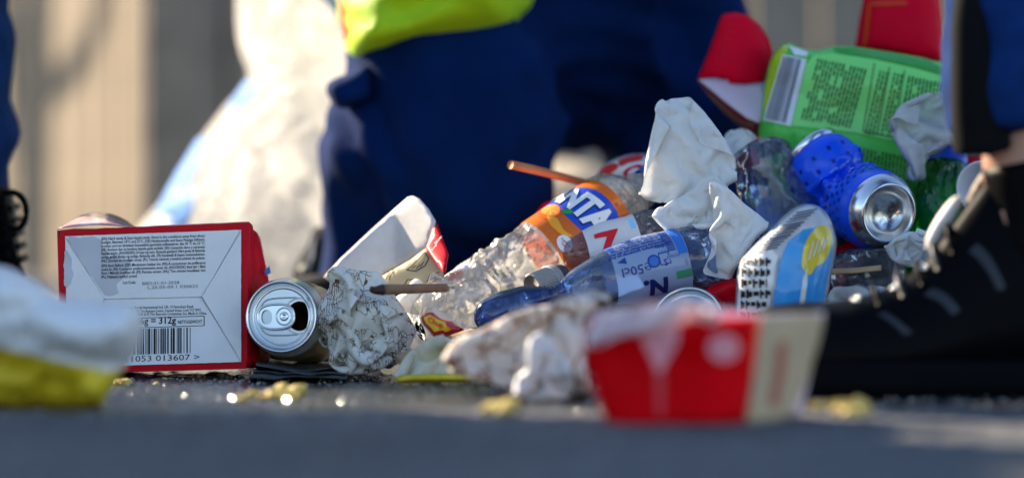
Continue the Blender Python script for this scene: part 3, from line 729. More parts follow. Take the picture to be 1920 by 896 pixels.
def right_person():
    base = W(1760, 740, 2.14); base.z = 0
    p = thing('person', 'person in blue jeans and a black sneaker at the right edge of the picture', 'person', base)
    D = 2.16
    ank = [W(1930, 560, D), W(1925, 400, D), W(1915, 270, D), W(1915, 100, D), W(1930, -500, D + .04), W(1960, -1300, D + .1), W(1980, -1500, D + .1)]
    q = Vector((.24, .12, 0)); ank2 = [a + q for a in ank]; hip = (ank[-1] + ank2[-1]) / 2
    hip0 = hip.copy()
    body = [(ank, [.03, .03, .034, .042, .06, .075, .08]), (ank2, [.03, .03, .034, .042, .06, .075, .08]), ([ank[-1], ank2[-1]], [.08, .08]), ([hip, hip + Vector((0, 0, .35)), hip + Vector((0, 0, .55)), hip + Vector((0, 0, .64))], [.13, .13, .12, .05]),
            ([hip + Vector((0, 0, .64)), hip + Vector((-.02, 0, .73)), hip + Vector((-.03, 0, .84))], [.05, .08, .07])]
    remeshed('body', tubes(body), skin, p, .012, 3)
    fd = folds(31, 6, 9, 26, .007, .4, (1, .5, .4))
    jt = [W(1918, 236, D), W(1908, 120, D), W(1906, 0, D), W(1925, -500, D + .04), W(1960, -1300, D + .1)]
    remeshed('jeans', tubes([(jt, [.054, .053, .055, .08, .1]), ([a + q for a in jt], [.054, .053, .055, .08, .1]), ([ank[-2], ank2[-2]], [.12, .12])]), jeans, p, .007, 3, fd)
    remeshed('shade_fold', tubes([([W(1842, 286, D - .022), W(1832, 160, D - .030), W(1822, 20, D - .030), W(1815, -80, D - .02)], [.022, .020, .016, .006])]), M('fold_shade_black', (.004, .004, .005), .9, spec=.1), p, .005, 3)  # black tube standing in for the shaded fold of the jeans
    remeshed('jacket', tubes([([hip0 + Vector((0, 0, .02)), hip0 + Vector((0, 0, .35)), hip0 + Vector((0, 0, .55))], [.17, .18, .15])] + [([hip0 + Vector((s * .17, s * .05, .53)), hip0 + Vector((s * .24, s * .05, .27)), hip0 + Vector((s * .2, -.1, .1))], [.06, .05, .045]) for s in (-1, 1)]), jacket, p, .016, 3)
    remeshed('hair', tubes([([hip0 + Vector((0, .02, .76)), hip0 + Vector((-.02, .01, .86))], [.085, .075])]), hair, p, .012, 3)
    # sneaker: x in photo pixels along the shoe -> (top row, half width in metres)
    top = [(1392, 640), (1398, 612), (1415, 588), (1450, 572), (1500, 566), (1560, 566), (1620, 556), (1680, 534), (1730, 498), (1770, 446), (1810, 392), (1850, 340), (1890, 305), (1930, 300), (1980, 310), (2040, 330), (2085, 360), (2100, 420), (2104, 560)]
    wid = [(1392, .006), (1405, .020), (1440, .034), (1500, .045), (1600, .046), (1700, .040), (1800, .034), (1900, .033), (2000, .035), (2060, .03), (2095, .018), (2104, .008)]
    xs = [1392 + (2104 - 1392) * (i / 60.) for i in range(61)]
    def surf(x, a, off=0., dq=Vector((0, 0, 0))):
        t = W(x, interp(top, x), D).z; z0 = .020; w = interp(wid, x) + off; h = max(.004, t - z0) + off
        # a: 0 near side bottom, pi over the top to the far side
        narrow = 1 - .45 * (math.sin(a) ** 2) * max(0, min(1, (x - 1600) / 200.))
        return Vector(((x - 960) / FPX * D, D - w * math.copysign(abs(math.cos(a)) ** .75, math.cos(a)) * narrow, z0 + h * abs(math.sin(a)) ** .8)) + dq
    for dq in (Vector((0, 0, 0)), Vector((.24, .12, 0))):
        V = []; F = []; na = 20
        for x in xs:
            for j in range(na + 1): V.append(surf(x, math.pi * j / na, 0, dq))
        m_ = na + 1
        for i in range(60):
            for j in range(na): F.append([i * m_ + j, (i + 1) * m_ + j, (i + 1) * m_ + j + 1, i * m_ + j + 1])
        F += [list(range(m_)), list(range(60 * m_, 61 * m_))[::-1]] + [[i * m_, i * m_ + na, (i + 1) * m_ + na, (i + 1) * m_] for i in range(60)]
        sh = mk('sneaker', V, F, black, p); fix_normals(sh)
        V = []; F = []; S = []
        for x in xs:
            w = interp(wid, x) + .004; cx = (x - 960) / FPX * D
            for (yy, zz) in ((-w * .96, .002), (-w, .010), (-w, .022), (-w + .004, .027), (w - .004, .027), (w, .022), (w, .010), (w * .96, .002)): V.append(Vector((cx, D + yy, zz + (.006 * max(0, (1440 - x) / 48)) )) + dq)
        for i in range(60):
            for j in range(8): F.append([i * 8 + j, i * 8 + (j + 1) % 8, (i + 1) * 8 + (j + 1) % 8, (i + 1) * 8 + j])
        F += [list(range(8)), list(range(480, 488))]
        so_ = mk('sole', V, F, rubber, sh); fix_normals(so_)
        grey = bpy.data.materials.get('shoe_stripe') or M('shoe_stripe', (.014, .018, .027), .5)
        for xa in (1640, 1730, 1815):
            V = []
            for k in range(9):
                a = .75 - .42 * k / 8; x = xa + 50 * k / 8.
                V += [surf(x - 8, a, .0012, dq), surf(x + 8, a, .0012, dq)]
            mk('stripe', V, [[2 * k, 2 * k + 1, 2 * k + 3, 2 * k + 2] for k in range(8)], grey, sh)
        V, F = Tube([W(1960, 620, D) + dq, W(1950, 420, D) + dq, W(1938, 340, D) + dq, W(1930, 300, D) + dq], [(0, .026), (.5, .033), (.9, .034), (1, .033)], (0, -1, 0)).grid(nt=20, nth=36); mk('collar', V, F, black, sh, True, solid=.004)
        eye = bpy.data.materials.get('eyelet_metal') or M('eyelet_metal', (.7, .68, .62), .2, metal=1.)
        # laces and eyelets over the instep
        lace = bpy.data.materials.get('grey_lace') or M('grey_lace', (.03, .03, .032), .5)
        for k, x in enumerate((1640, 1685, 1722, 1752, 1780)):
            V, F = simple_tube([surf(x, .9, .001, dq), surf(x - 6, 1.3, .005, dq), surf(x, 1.75, .005, dq), surf(x + 8, 2.2, .001, dq)], .0022, 8); mk('lace', V, F, lace if k % 2 else black, sh)
        for k, x in enumerate((1600, 1672, 1728)):
            c_ = surf(x, 1.25, .002, dq); V, F = lathe(c_, (-.4, -.4, 1), [(0, .0034), (.0012, .0034), (.0018, .0026), (.0016, .0016), (.0008, .0014)], 14); mk('eyelet', V, F, eye, sh)
    tl = Lump('tongue_highlight', [(1738, 470), (1736, 448), (1752, 414), (1776, 380), (1796, 366), (1804, 376), (1796, 404), (1774, 440), (1752, 468)], D + .012, .016, M('highlight_grey', (.62, .60, .56), .5), p, 6, 20, soft(77, 40, .003))  # pale lump shaped and coloured as the sun highlight on the black instep
    Lump('pull_tab', [(1806, 400), (1822, 352), (1846, 318), (1868, 312), (1872, 334), (1852, 372), (1830, 404)], D + .012, .014, M('tan_lining', (.10, .06, .035), .6), p, 6, 20, soft(78, 40, .003))
right_person()
# ------------------------------------------------------------------ shared inks and papers
ink = M('black_ink', (.012, .012, .016), .6)
greyink = M('grey_ink', (.16, .16, .18), .6)
white = M('white_print', (.80, .80, .80), .5)
redink = M('red_print', (.62, .010, .020), .4)
redcard = M('red_card', (.58, .002, .014), .4, var=.15, vscale=40, bump=.25, bscale=90, spec=.12)
whitecard = M('white_card', (.78, .78, .80), .45, var=.11, vscale=18, bump=.12, bscale=120)
alu = M('aluminium', (.48, .49, .51), .24, metal=1., var=.06, vscale=60, bump=.08, bscale=90)
alu_b = M('bright_aluminium', (.68, .69, .71), .22, metal=1.)
tissue_m = M('tissue_paper', (.90, .90, .89), .8, var=.04, vscale=30, bump=.5, bscale=55, bdist=.0015, trans=.30)
kraft = M('kraft_card', (.52, .40, .22), .7, var=.12, vscale=60, bump=.15, bscale=300)
brown = M('brown_card', (.24, .12, .06), .75, var=.25, vscale=50, bump=.2, bscale=200)

def plane_d(a, b, c):
    """linear depth over the picture from three (px, py, d)"""
    A = np.array([[p[0], p[1], 1.] for p in (a, b, c)]); s = np.linalg.solve(A, np.array([p[2] for p in (a, b, c)]))
    return lambda x, y: float(s[0] * x + s[1] * y + s[2])

# ------------------------------------------------------------------ red and white candy box
def candy_box():
    D = 2.375
    b = thing('candy_box', 'red and white cardboard candy box on its side showing its printed bottom and barcode', 'box', W(290, 700, D + .04))
    dk = M('red_card_dark', (.45, .006, .02), .4, var=.25, vscale=50, coat=.2)
    fr = [(108, 432), (466, 416), (462, 690), (116, 700)]
    f0 = [W(x, y, D) for x, y in fr]; fo = densify(fr, 22, False, .9); fo = [(x + (6 if (x < 125 and y < 440) else 0), y) for x, y in fo]; n0 = len(fo); fv = [W(x, y, D) for x, y in fo]; bk = [W(138, 428, 2.47), W(455, 432, 2.47), W(452, 688, 2.47), (W(140, 694, 2.47))]
    mk('front_panel', fv + [p + Vector((0, .0015, 0)) for p in fv], [list(range(n0)), list(range(2 * n0 - 1, n0 - 1, -1))] + [[i, i + n0, (i + 1) % n0 + n0, (i + 1) % n0] for i in range(n0)], redcard, b, False)
    # right side, dented and flaring towards the back
    V = []; n = 14; cr = folds(41, 5, 12, 50, .004)
    for i in range(n + 1):
        for j in range(n + 1):
            u, v = i / n, j / n
            a = f0[1].lerp(f0[2], v); c = W(487 + 26 * min(1, v * 2.2) - 8 * v, 446 + (688 - 446) * v, D + .06)
            p = a.lerp(c, u); p.x += cr(p) * math.sin(math.pi * u) * 1.; V.append(p)
    F = [[i * (n + 1) + j, (i + 1) * (n + 1) + j, (i + 1) * (n + 1) + j + 1, i * (n + 1) + j + 1] for i in range(n) for j in range(n)]
    sp = mk('side_panel', V, F, redcard, b, True, solid=.0008)
    mk('side_print', [W(496, 508, D + .035), W(505, 498, D + .04), W(508, 512, D + .045), W(498, 516, D + .04)], [[0, 1, 2, 3]], M('blue_print', (.02, .2, .6), .4), sp, False)
    # top with a lifted bulge at its left end
    V = []; n = 26; m = 10
    for i in range(n + 1):
        for j in range(m + 1):
            u, v = i / n, j / m
            p = f0[0].lerp(f0[1], u).lerp(bk[0].lerp(bk[1], u), v)
            h = max(0, 1 - ((u - .17) / .19) ** 2) ** .7 * math.sin(math.pi * (.12 + .88 * v) * .62) * .0135
            p.z += h + .0006 * noise.noise(p * 60); V.append(p)
    F = [[i * (m + 1) + j, (i + 1) * (m + 1) + j, (i + 1) * (m + 1) + j + 1, i * (m + 1) + j + 1] for i in range(n) for j in range(m)]
    mk('top_panel', V, F, M('sunlit_red_film', (.72, .50, .56), .12, col2=(.40, .015, .04), vscale=30, coat=.9, bump=.3, bscale=140), b, True, solid=.0008)  # red film lightened to pale pink to stand for sun on the top
    mk('left_panel', [f0[0], f0[3], bk[3], bk[0]], [[0, 1, 2, 3]], dk, b, False, solid=.001)
    mk('back_panel', bk, [[0, 1, 2, 3]], dk, b, False, solid=.001)
    mk('bottom_panel', [f0[3], f0[2], bk[2], bk[3]], [[0, 1, 2, 3]], dk, b, False, solid=.001)
    # four folded flaps of the bottom, edges a little proud of each other
    c1, c2 = (196, 560), (379, 556)
    i0, i1, i2, i3 = (122, 443), (452, 431), (452, 678), (126, 688)
    mk('flap_backing', [W(x, y, D - .0004) for x, y in (i0, i1, i2, i3)], [[0, 1, 2, 3]], whitecard, b, False)
    def flap(pts, off, lift=None):
        V, F = fill(densify(pts, 9, False, .35), 12); return mk('flap', [W(x, y, D - off - (lift(x) if lift else 0) + .0002 * noise.noise(Vector((x * .03, y * .03, off * 900)))) for x, y in V], F, whitecard, b, False, solid=.0006)
    flap([(i0[0] + 1, i0[1] + 3), (c1[0] - 1, c1[1] - 1), (c1[0] - 1, c1[1] + 1), (i3[0] + 1, i3[1] - 3)], .0012, lambda x: .0026 * max(0, (x - 122) / 74.) ** 2)
    flap([(i1[0], i1[1] + 3), (i2[0], i2[1] - 3), c2], .0012, lambda x: .0036 * max(0, (452 - x) / 73.) ** 2)
    ft = flap([(i0[0] + 2, i0[1]), (i1[0] - 2, i1[1]), c2, c1], .0022)
    fb = flap([(c1[0] + 1, c1[1] + 2), (c2[0] - 1, c2[1] + 2), (i2[0] - 2, i2[1]), (i3[0] + 2, i3[1])], .0017)
    Z = D - .0030
    def pr(name, V, F, mat=ink, par=ft, z=Z): return mk(name, [W(x, y, z) for x, y in V], F, mat, par, False)
    stain = M('damp_stain', (.52, .52, .57), .5, var=.12, vscale=30)
    V, F = fill(densify([(128, 452), (150, 446), (186, 446), (196, 470), (214, 476), (236, 492), (246, 486), (232, 520), (218, 532), (222, 548), (206, 556), (197, 554)], 7, True, 1.2), 20); pr('damp_stain', V, F, stain, ft, D - .0026)
    V, F = fill(densify([(122, 470), (140, 494), (157, 513), (148, 521), (134, 532), (121, 536)], 6, True, 1.), 20); pr('damp_stain', V, F, stain, fb, D - .0016)
    L1 = ["(EN) Hard candy & Sour liquid candy. Store in dry conditions away from direct", "sunlight. Between 18°C and 22°C. (DE) Hartkaramelle und Saure Flüssige Süßware.", "trocken und vor direktem Sonnenlicht geschützt aufbewahren. Bei 18 °C bis 22 °C.", "(FR) Bonbon dur et bonbon liquide goût acidulé. (ES) Caramelo duro y caramelo", "líquido ácido. (NO/SE/DK) Drops og surt, flytende godteri/ Hårt godis & flytande", "syrligt godis/ Bolsje og syrligt, flydende slik. (FI) Karamelli & hapan nestemakeinen.", "(NL) Zuurtjes en vloeibaar snoep. (PL) Twardy cukierek z kwaśną polewą do polania."]
    P = []
    for i, s_ in enumerate(L1): P.append(fitted(s_, 190, 384.5, 450 + 6.9 * i, 7.4, .012, -.03))
    L2 = ["(EN) Best Before: (DE) Mindestens haltbar bis: (FR) À consommer de préférence", "avant le: (ES) Consumir preferentemente antes de: (NO/SE/DK) Best før / Bäst", "före / Mindst holdbar til: (FI) Parasta ennen: (NL) Ten minste houdbaar tot:"]
    for i, s_ in enumerate(L2): P.append(fitted(s_, 190, 385.5, 500.5 + 7 * i, 7.4, .012, -.03))
    P.append(fitted("(PL) Najlepiej spożyć przed:", 190, 257, 521.5, 7.4, .012, -.03)); P.append(fitted("Lot Code:", 231, 254.5, 532, 7.5, .012, -.02))
    V, F = joinm(P); pr('printed_text', V, F)
    P = [fitted("BBD:31-01-2028", 267, 336, 534, 8, 0, -.03), fitted("L.25.05-09.1 030625", 277, 371, 541.5, 8, 0, -.03)]; V, F = joinm(P); pr('stamped_code', V, F, greyink)
    P = [fitted("Bazooka Candy Brands International Ltd. UK: 15 Petersham Road,", 216, 363, 579.5, 7.2, .01, -.02), fitted("TW10 6TP. EU: The Business Centre, Clontarf Street, Cork T12 YR9T.", 229, 377.5, 586, 7, .01, -.02), fitted("bazooka-inc.com, TM/® & © The Bazooka Companies, Inc. Made in China.", 212, 388, 592.5, 7, .01, -.02),
         fitted("12 x 26g = 312g", 222, 330, 609, 18, .02, -.03), fitted("NETTOGEWICHT", 333.5, 379, 606.5, 8.5, .015, -.03), fitted("5 011053 013607 >", 205, 374, 679, 15.5, .0, -.03)]
    bx = []
    for (x0, y0, x1, y1) in ((215, 596.5, 384, 597.5), (215, 613.5, 384, 614.5), (215, 596.5, 216, 614.5), (383, 591, 384, 610)): bx.append((x0, y0, x1, y1))
    q = [(215, 597), (383, 591.5), (383, 592.7), (215, 598.2), (215, 615), (383, 609.5), (383, 610.7), (215, 616.2), (382, 592), (383.5, 592), (383.5, 610.5), (382, 610.5)]
    P.append((q, [[0, 1, 2, 3], [4, 5, 6, 7], [8, 9, 10, 11]]))
    V, F = barcode(206, 618, 361, 666, 5, 36); P.append(([(x, y - .03 * (x - 206)) for x, y in V], F))
    V, F = joinm(P); pr('printed_text', V, F, ink, fb, D - .0023)
candy_box()

# ------------------------------------------------------------------ cans
def plate(name, outer, holes, fn, mat, parent, res, solid=0.):
    V, F = [], []
    pts = list(outer); polys = [list(range(len(outer)))]
    for h in holes: polys.append(list(range(len(pts), len(pts) + len(h)))); pts += list(h)
    r = geometry.delaunay_2d_cdt([Vector(p) for p in pts], [], polys, 1, 1e-9)
    V = [(v.x, v.y) for v in r[0]]; F = []
    cen = [tuple(sum(V[i][k] for i in f) / len(f) for k in (0, 1)) for f in r[2]]
    keep = np.ones(len(cen), bool)
    for h in holes: keep &= ~bdist(cen, h)[1]
    F = [list(f) for f, k in zip(r[2], keep) if k]
    o = mk(name, [fn(x, y) for x, y in V], F, mat, parent, False, solid=solid); return fix_normals(o)

def ell(cx, cy, rx, ry, n=36, p=2., k=0.):
    out = []
    for i in range(n):
        a = 2 * math.pi * i / n; c, s_ = math.cos(a), math.sin(a)
        out.append((cx + rx * math.copysign(abs(c) ** (2 / p), c), cy + (ry + k * c) * math.copysign(abs(s_) ** (2 / p), s_)))
    return out

def can_end(c, T, Xd, parent, opened=True):
    """rim, countersink, panel with mouth, bead and ring pull; T points into the can"""
    T = T.normalized(); Xd = (Xd - T * Xd.dot(T)).normalized(); Zd = Xd.cross(T); Zd = -Zd if Zd.z < 0 else Zd
    fn = lambda h: (lambda x, y: c + Xd * x + Zd * y + T * h)
    V, F = lathe(c, T, [(.0046, .0278), (.0032, .0289), (.0008, .0291), (-.0004, .0286), (-.0004, .0275), (.0006, .0266), (.0052, .0254), (.0066, .0248), (.0070, .0240), (.0066, .0232), (.0046, .0226), (.0043, .0216)], 72); e = mk('rim', V, F, alu_b, parent)
    mouth = ell(.0130, 0, .0092, .0118, 40, 2.2, .0014)
    plate('end_panel', ell(0, 0, .0218, .0218, 72), [mouth] if opened else [], fn(.0043), alu, parent, .004, .0004)
    bead = [fn(.0040)(x, y) for x, y in ell(.0125, 0, .0112, .0142, 30, 2.2, .002)]
    V, F = simple_tube(bead[2:30] , .0006, 6, ref=T); mk('bead', V, F, alu_b, parent)
    V, F = simple_tube([fn(.0041)(x, y) for x, y in [(.012, -.0148), (0, -.0150), (-.012, -.0138), (-.0175, -.008), (-.0185, 0), (-.0175, .008), (-.012, .0138), (0, .0150), (.012, .0148)]], .0007, 6, ref=T); mk('bead', V, F, alu, parent)
    tabo = ell(-.0045, 0, .0148, .0098, 44, 2.6)
    plate('ring_pull', tabo, [ell(-.0120, 0, .0045, .0058, 26, 2.3)], fn(.0018), alu_b, parent, .003, .0011)
    V, F = simple_tube([fn(.0014)(x, y) for x, y in tabo + tabo[:1]], .0011, 6, ref=T); mk('pull_edge', V, F, alu_b, parent)
    V, F = simple_tube([fn(.0012)(x, y) for x, y in ell(.0022, 0, .0062, .0068, 24) + [(.0084, 0)]], .0007, 6, ref=T); mk('pull_edge', V, F, alu, parent)
    V, F = lathe(c + Xd * .0022 + T * .0012, -T, [(0, .0038), (.0008, .0034), (.0010, .0022), (.0004, .001), (.0004, .0001)], 20); mk('rivet', V, F, alu_b, parent)

def gold_can():
    c = W(527, 593, 2.350); T = Vector((.14, 1, -.10)).normalized(); gold = M('gold_lacquer', (.34, .28, .15), .32, metal=.35, var=.15, vscale=30, bump=.05, bscale=60)
    b = thing('drink_can', 'open gold and silver drink can lying with its ring pull facing the camera', 'can', c + T * .055 + Vector((0, 0, -.034)))
    dn = lambda t, th, p: -.0035 * max(0, noise.noise(p * 22))
    tb_ = Tube([c + T * .0046, c + T * .06, c + T * .114], [(0, .0278), (.02, .0284), (.11, .0322), (.15, .033), (.92, .033), (.98, .028), (1, .025)], (0, 0, 1), dn)
    V, F = tb_.grid(nt=60, nth=64, cap1=True); mk('body', V, F, gold, b)
    V, F = tb_.grid(t0=.03, t1=.12, nt=8, nth=64, off=.0003); mk('neck_band', V, F, M('grey_lacquer', (.45, .44, .40), .3, metal=.4), b)
    can_end(c, T, Vector((1, 0, .03)), b)
    V, F = text2d("PANT"); mk('printed_text', tb_.uv([(x * .004, y * .004) for x, y in V], .12, R(-52), False), F, ink, b)
gold_can()

# blue can folded in half
def blue_can():
    blue = M('blue_lacquer', (.002, .085, .85), .3, metal=.0, var=.15, vscale=30, coat=.15); dkb = M('navy_print', (.003, .02, .22), .3, metal=.2)
    b = thing('drink_can', 'crushed royal blue drink can folded in half with its silver base facing right', 'can', W(1600, 470, 2.46))
    cr = ridges(51, ((34, .024), (80, .010)))
    def dn(t, th, p):
        k = max(0, 1 - abs(t - .47) / .30); return cr(p) * k - .017 * max(0, 1 - abs(t - .46) / .16) * (.55 + .45 * math.cos(th - 2.2)) - .002 * k
    tb_ = Tube([W(1519, 290, 2.475), W(1548, 322, 2.465), W(1580, 360, 2.455), W(1618, 385, 2.43), W(1654, 396, 2.40)], [(0, .026), (.03, .0272), (.09, .0318), (.14, .033), (.9, .033), (.985, .0315), (1, .0305)], (0, -1, .2), dn)
    V, F = tb_.grid(nt=90, nth=72, cap0=True); mk('body', V, F, blue, b)
    c, T, N, B = tb_.frame(1.)
    V, F = lathe(c, T, [(-.001, .0308), (.003, .0300), (.008, .0272), (.0105, .0250), (.0118, .0240), (.0116, .0226), (.0095, .0215), (.004, .0195), (.000, .0165), (-.003, .011), (-.004, .005), (-.0045, .0005)], 64); mk('base', V, F, alu_b, b)
    c0, T0, _, _ = tb_.frame(0.)
    V, F = lathe(c0, T0, [(.004, .0275), (.002, .0288), (-.001, .0291), (-.0018, .028), (-.001, .027), (.004, .0255), (.005, .0005)], 56); mk('rim', V, F, alu_b, b)
    P = []
    for i, t in enumerate((.18, .25, .62, .68, .74, .8, .86)):
        for k in range(-9, 10, 2 if i < 2 else 1):
            th = k * .24 + (.12 if i % 2 else 0)
            for (w, h) in ((.0019, .0006), (.0006, .0019)):
                vv = [(-w, -h), (w, -h), (w, h), (-w, h)]; P.append((tb_.uv(vv, t, th, True, rot=.6), [[0, 1, 2, 3]]))
    V, F = joinm(P); mk('cross_pattern', V, F, dkb, b, False)
    V, F = text_cut("Thengshel", 0, .2, shear=.3); mk('script_lettering', tb_.uv([(x * .0075, y * .0075) for x, y in V], .60, R(-32), False, rot=-.12), F, white, b, False)
    V, F = text_cut("FINEST LAGER BEER", .01, .3); mk('lettering', tb_.uv([(x * .0045, y * .0045) for x, y in V], .30, R(-60), False, off=.001), F, M('pale_blue_print', (.35, .5, .8), .4), b, False)
    P = []
    for i, s_ in enumerate(("11:42 L2063", "BBE 03/26", "PROD 2511")):
        V, F = text2d(s_); P.append(([c + B * (-(x * .0042) + .009) * -1 + N * (-.004 - i * .0042 + y * .0042) + T * .0046 for x, y in V], F))
    V, F = joinm(P); mk('stamped_code', V, F, ink, b, False)
blue_can()

def red_can():
    b = thing('drink_can', 'red drink can with bright silver rim half hidden behind the blurred red carton', 'can', W(1300, 690, 2.36))
    c = W(1289, 602, 2.325); T = Vector((.22, .90, -.38)).normalized()
    tb_ = Tube([c + T * .004, c + T * .05, c + T * .1], [(0, .0285), (.1, .032), (1, .033)], (0, 0, 1), lambda t, th, p: .004 * noise.noise(p * 25))
    V, F = tb_.grid(nt=30, nth=56, cap1=True); mk('body', V, F, redcard, b)
    can_end(c, T, Vector((1, 0, 0)), b, False)
red_can()

# ------------------------------------------------------------------ crumpled paper balls
def ball(name, c, rad, mat, seed, sub=6, amp=.30, amp2=.10, parent=None, floor=None, f=9., smooth=False):
    bm = bmesh.new(); bmesh.ops.create_icosphere(bm, subdivisions=sub, radius=1.); V = []; rn = Vector((seed * 1.7, seed * .9, seed * 2.3))
    rd = ridges(seed, ((2.0, .9), (4.6, .55), (10., .26), (21., .10)), .3)
    for v in bm.verts:
        p = v.co.normalized(); k = 1 + amp * rd(p) + .10 * noise.noise(p * 1.6 + rn)
        q = Vector((p.x * rad[0], p.y * rad[1], p.z * rad[2])) * k + Vector(c)
        if floor is not None and q.z < floor: q.z = floor + (q.z - floor) * .08
        V.append(q)
    F = [[v.index for v in f_.verts] for f_ in bm.faces]; bm.free()
    return mk(name, V, F, mat, parent, smooth)

wrap_m = printed_paper('printed_greaseproof', (.90, .87, .80), (.20, .09, .045), 110, .032, .35, dist=2.2)
def in_ball(c, rad, k0, floor, seed=1):
    """a closing fist: flat faces all round and a few knuckles pressing in"""
    c = np.array(c); rad = np.array(rad); rs = np.random.RandomState(seed)
    N = rs.randn(30, 3); N /= np.linalg.norm(N, axis=1)[:, None]; H = rs.uniform(.72, 1.02, 30)
    S = rs.randn(11, 3); S /= np.linalg.norm(S, axis=1)[:, None]; S[:, 1] = -np.abs(S[:, 1]); S *= rs.uniform(.95, 1.2, 11)[:, None]; SR = rs.uniform(.28, .5, 11)
    def fn(X, f):
        k = k0 + (1 - k0) * min(1, f * 1.2); Q = (X - c) / (rad * k); sh = Q.shape; Q = Q.reshape(-1, 3)
        for n_, h in zip(N, H):
            d_ = Q @ n_ - h; Q = Q - np.maximum(d_, 0)[:, None] * n_
        if f > .3:
            for s_, r in zip(S, SR):
                v = Q - s_; d_ = np.linalg.norm(v, axis=1) + 1e-9; pen = np.maximum(r * min(1, (f - .3) * 2) - d_, 0); Q = Q + (pen / d_)[:, None] * v
        X = c + Q.reshape(sh) * rad * k; X[..., 2] = np.maximum(X[..., 2], floor); return X
    return fn
def wad(name, c, rad, size, mat, seed, n=90, floor=.002, bend=.5, iters=240, k0=3.2, solid=.0004):
    V, F = crumple(n, n, size, size, in_ball(c, rad, k0, floor, seed), iters, seed, bend, lambda X: X + np.array(c))
    o = mk(name, V, F, mat, None, True, solid=solid); sb = o.modifiers.new('fine', 'SUBSURF'); sb.levels = 1; sb.render_levels = 1; o.modifiers.move(1, 0); return o
o = wad('crumpled_wrapper', W(682, 617, 2.355), (.0490, .040, .0440), .34, wrap_m, 4, n=110, bend=.38)
tag(o, 'crumpled white greaseproof wrapper with brown print beside the gold can', 'wrapper')
# dark folded foil pouch under the can
pouch = thing('foil_pouch', 'flattened dark grey plastic pouch folded under the gold can', 'pouch', W(550, 704, 2.36))
pm = M('dark_pouch', (.05, .058, .065), .3, var=.3, vscale=40, bump=.5, bscale=80, bdist=.003)
for k in range(4):
    V = []; n = 26; m = 12; fd = folds(60 + k, 5, 14, 60, .0022)
    for i in range(n + 1):
        for j in range(m + 1):
            u, v = i / n, j / m; p = W(468 + 6 * k + (182 - 8 * k) * u, 700, 2.31 + .012 * k + .11 * v); p.z = .0035 + k * .0027 + .004 * math.sin(3.1 * u + k) * (1 - .4 * v) * (.4 + .25 * k) + fd(p); p.z = max(.0022, p.z); V.append(p)
    F = [[i * (m + 1) + j, (i + 1) * (m + 1) + j, (i + 1) * (m + 1) + j + 1, i * (m + 1) + j + 1] for i in range(n) for j in range(m)]
    mk('fold', V, F, pm, pouch, True, solid=.0006)

# ------------------------------------------------------------------ fries carton: white inside, kraft front with drawing, red edge
fc = thing('fries_carton', 'open red and kraft fries carton with a pale inside, lying on its side', 'carton', W(720, 560, 2.45))
inn = M('carton_inside', (.62, .60, .60), .6, var=.10, vscale=60, bump=.2, bscale=200)
fi = Lump('inner_wall', [(606, 520), (640, 484), (700, 428), (766, 370), (775, 368), (786, 373), (803, 392), (816, 414), (812, 436), (800, 464), (770, 486), (720, 512), (686, 536), (650, 545)], lambda x, y: 2.47 - .00042 * max(0, x - 740) ** 1.08 + .00004 * (600 - y), .004, inn, fc, 8, 20, soft(3, 20, .0012, 2), curve=False, sheet=True, solid=.0012)
fk = Lump('kraft_front', [(684, 540), (720, 516), (770, 488), (799, 466), (806, 476), (832, 512), (826, 524), (780, 540), (720, 552)], plane_d((690, 538, 2.425), (799, 466, 2.418), (830, 514, 2.40)), .004, kraft, fc, 7, 15, None, curve=False, sheet=True, solid=.0012)
fr_ = Lump('red_edge', [(799, 466), (806, 448), (815, 418), (820, 420), (838, 468), (841, 476), (835, 512), (831, 512), (812, 484)], plane_d((799, 466, 2.416), (816, 416, 2.44), (838, 480, 2.395)), .003, redcard, fc, 6, 12, None, curve=False, sheet=True, solid=.0012)
def stroke(name, lump, pts, w, mat, parent, off=.0012):
    q = densify(pts + pts[::-1][1:-1], 5, False); V = []; F = []
    line = [Vector(p) for p in pts]
    L = []
    for a, b_ in zip(line, line[1:]):
        m = max(1, int((b_ - a).length / 4)); L += [a.lerp(b_, k / m) for k in range(m)]
    L.append(line[-1]); P = []
    for i, p in enumerate(L):
        t = (L[min(i + 1, len(L) - 1)] - L[max(i - 1, 0)]).normalized(); nn = Vector((-t.y, t.x)) * w / 2
        P += [tuple(p + nn), tuple(p - nn)]
    F = [[2 * i, 2 * i + 1, 2 * i + 3, 2 * i + 2] for i in range(len(L) - 1)]
    return on_lump(name, lump, P, F, mat, parent, off)
for s_, w in (([(762, 506), (775, 496), (790, 480), (796, 473)], 1.8), ([(762, 506), (780, 508), (797, 498), (804, 484), (796, 473)], 1.8), ([(772, 503), (780, 497)], 1.5), ([(780, 504), (788, 495)], 1.5), ([(788, 500), (795, 490)], 1.5), ([(724, 524), (731, 506)], 1.6), ([(730, 524), (738, 504)], 1.6), ([(758, 534), (764, 524), (778, 524)], 1.5), ([(800, 530), (806, 516), (824, 510)], 1.5), ([(703, 536), (716, 527), (722, 530)], 1.5)):
    stroke('printed_line', fk, s_, w, ink, fk.o)
V, F = text2d("Gilla oss"); V = [(811 + 6.5 * x * .5 - y * 4.2 * .2 + x * .6, 452 + x * 9.2 * .85 - 0 * y) for x, y in V]
P = []
for (s_, x0, y0, sz) in (("Gå inte", 812, 459, 9.), ("C smak", 806, 470, 6.5)):
    V, F = text2d(s_, .02); ca, sa = math.cos(R(-62)), math.sin(R(-62))
    P.append(([(x0 + (x * ca + y * sa * 0) * sz + y * sz * -.30 + 4, y0 + x * -sa * sz * -1 * .62 - y * sz * .55) for x, y in V], F))
V, F = joinm(P); on_lump('printed_text', fr_, V, F, white, fr_.o, .0016)

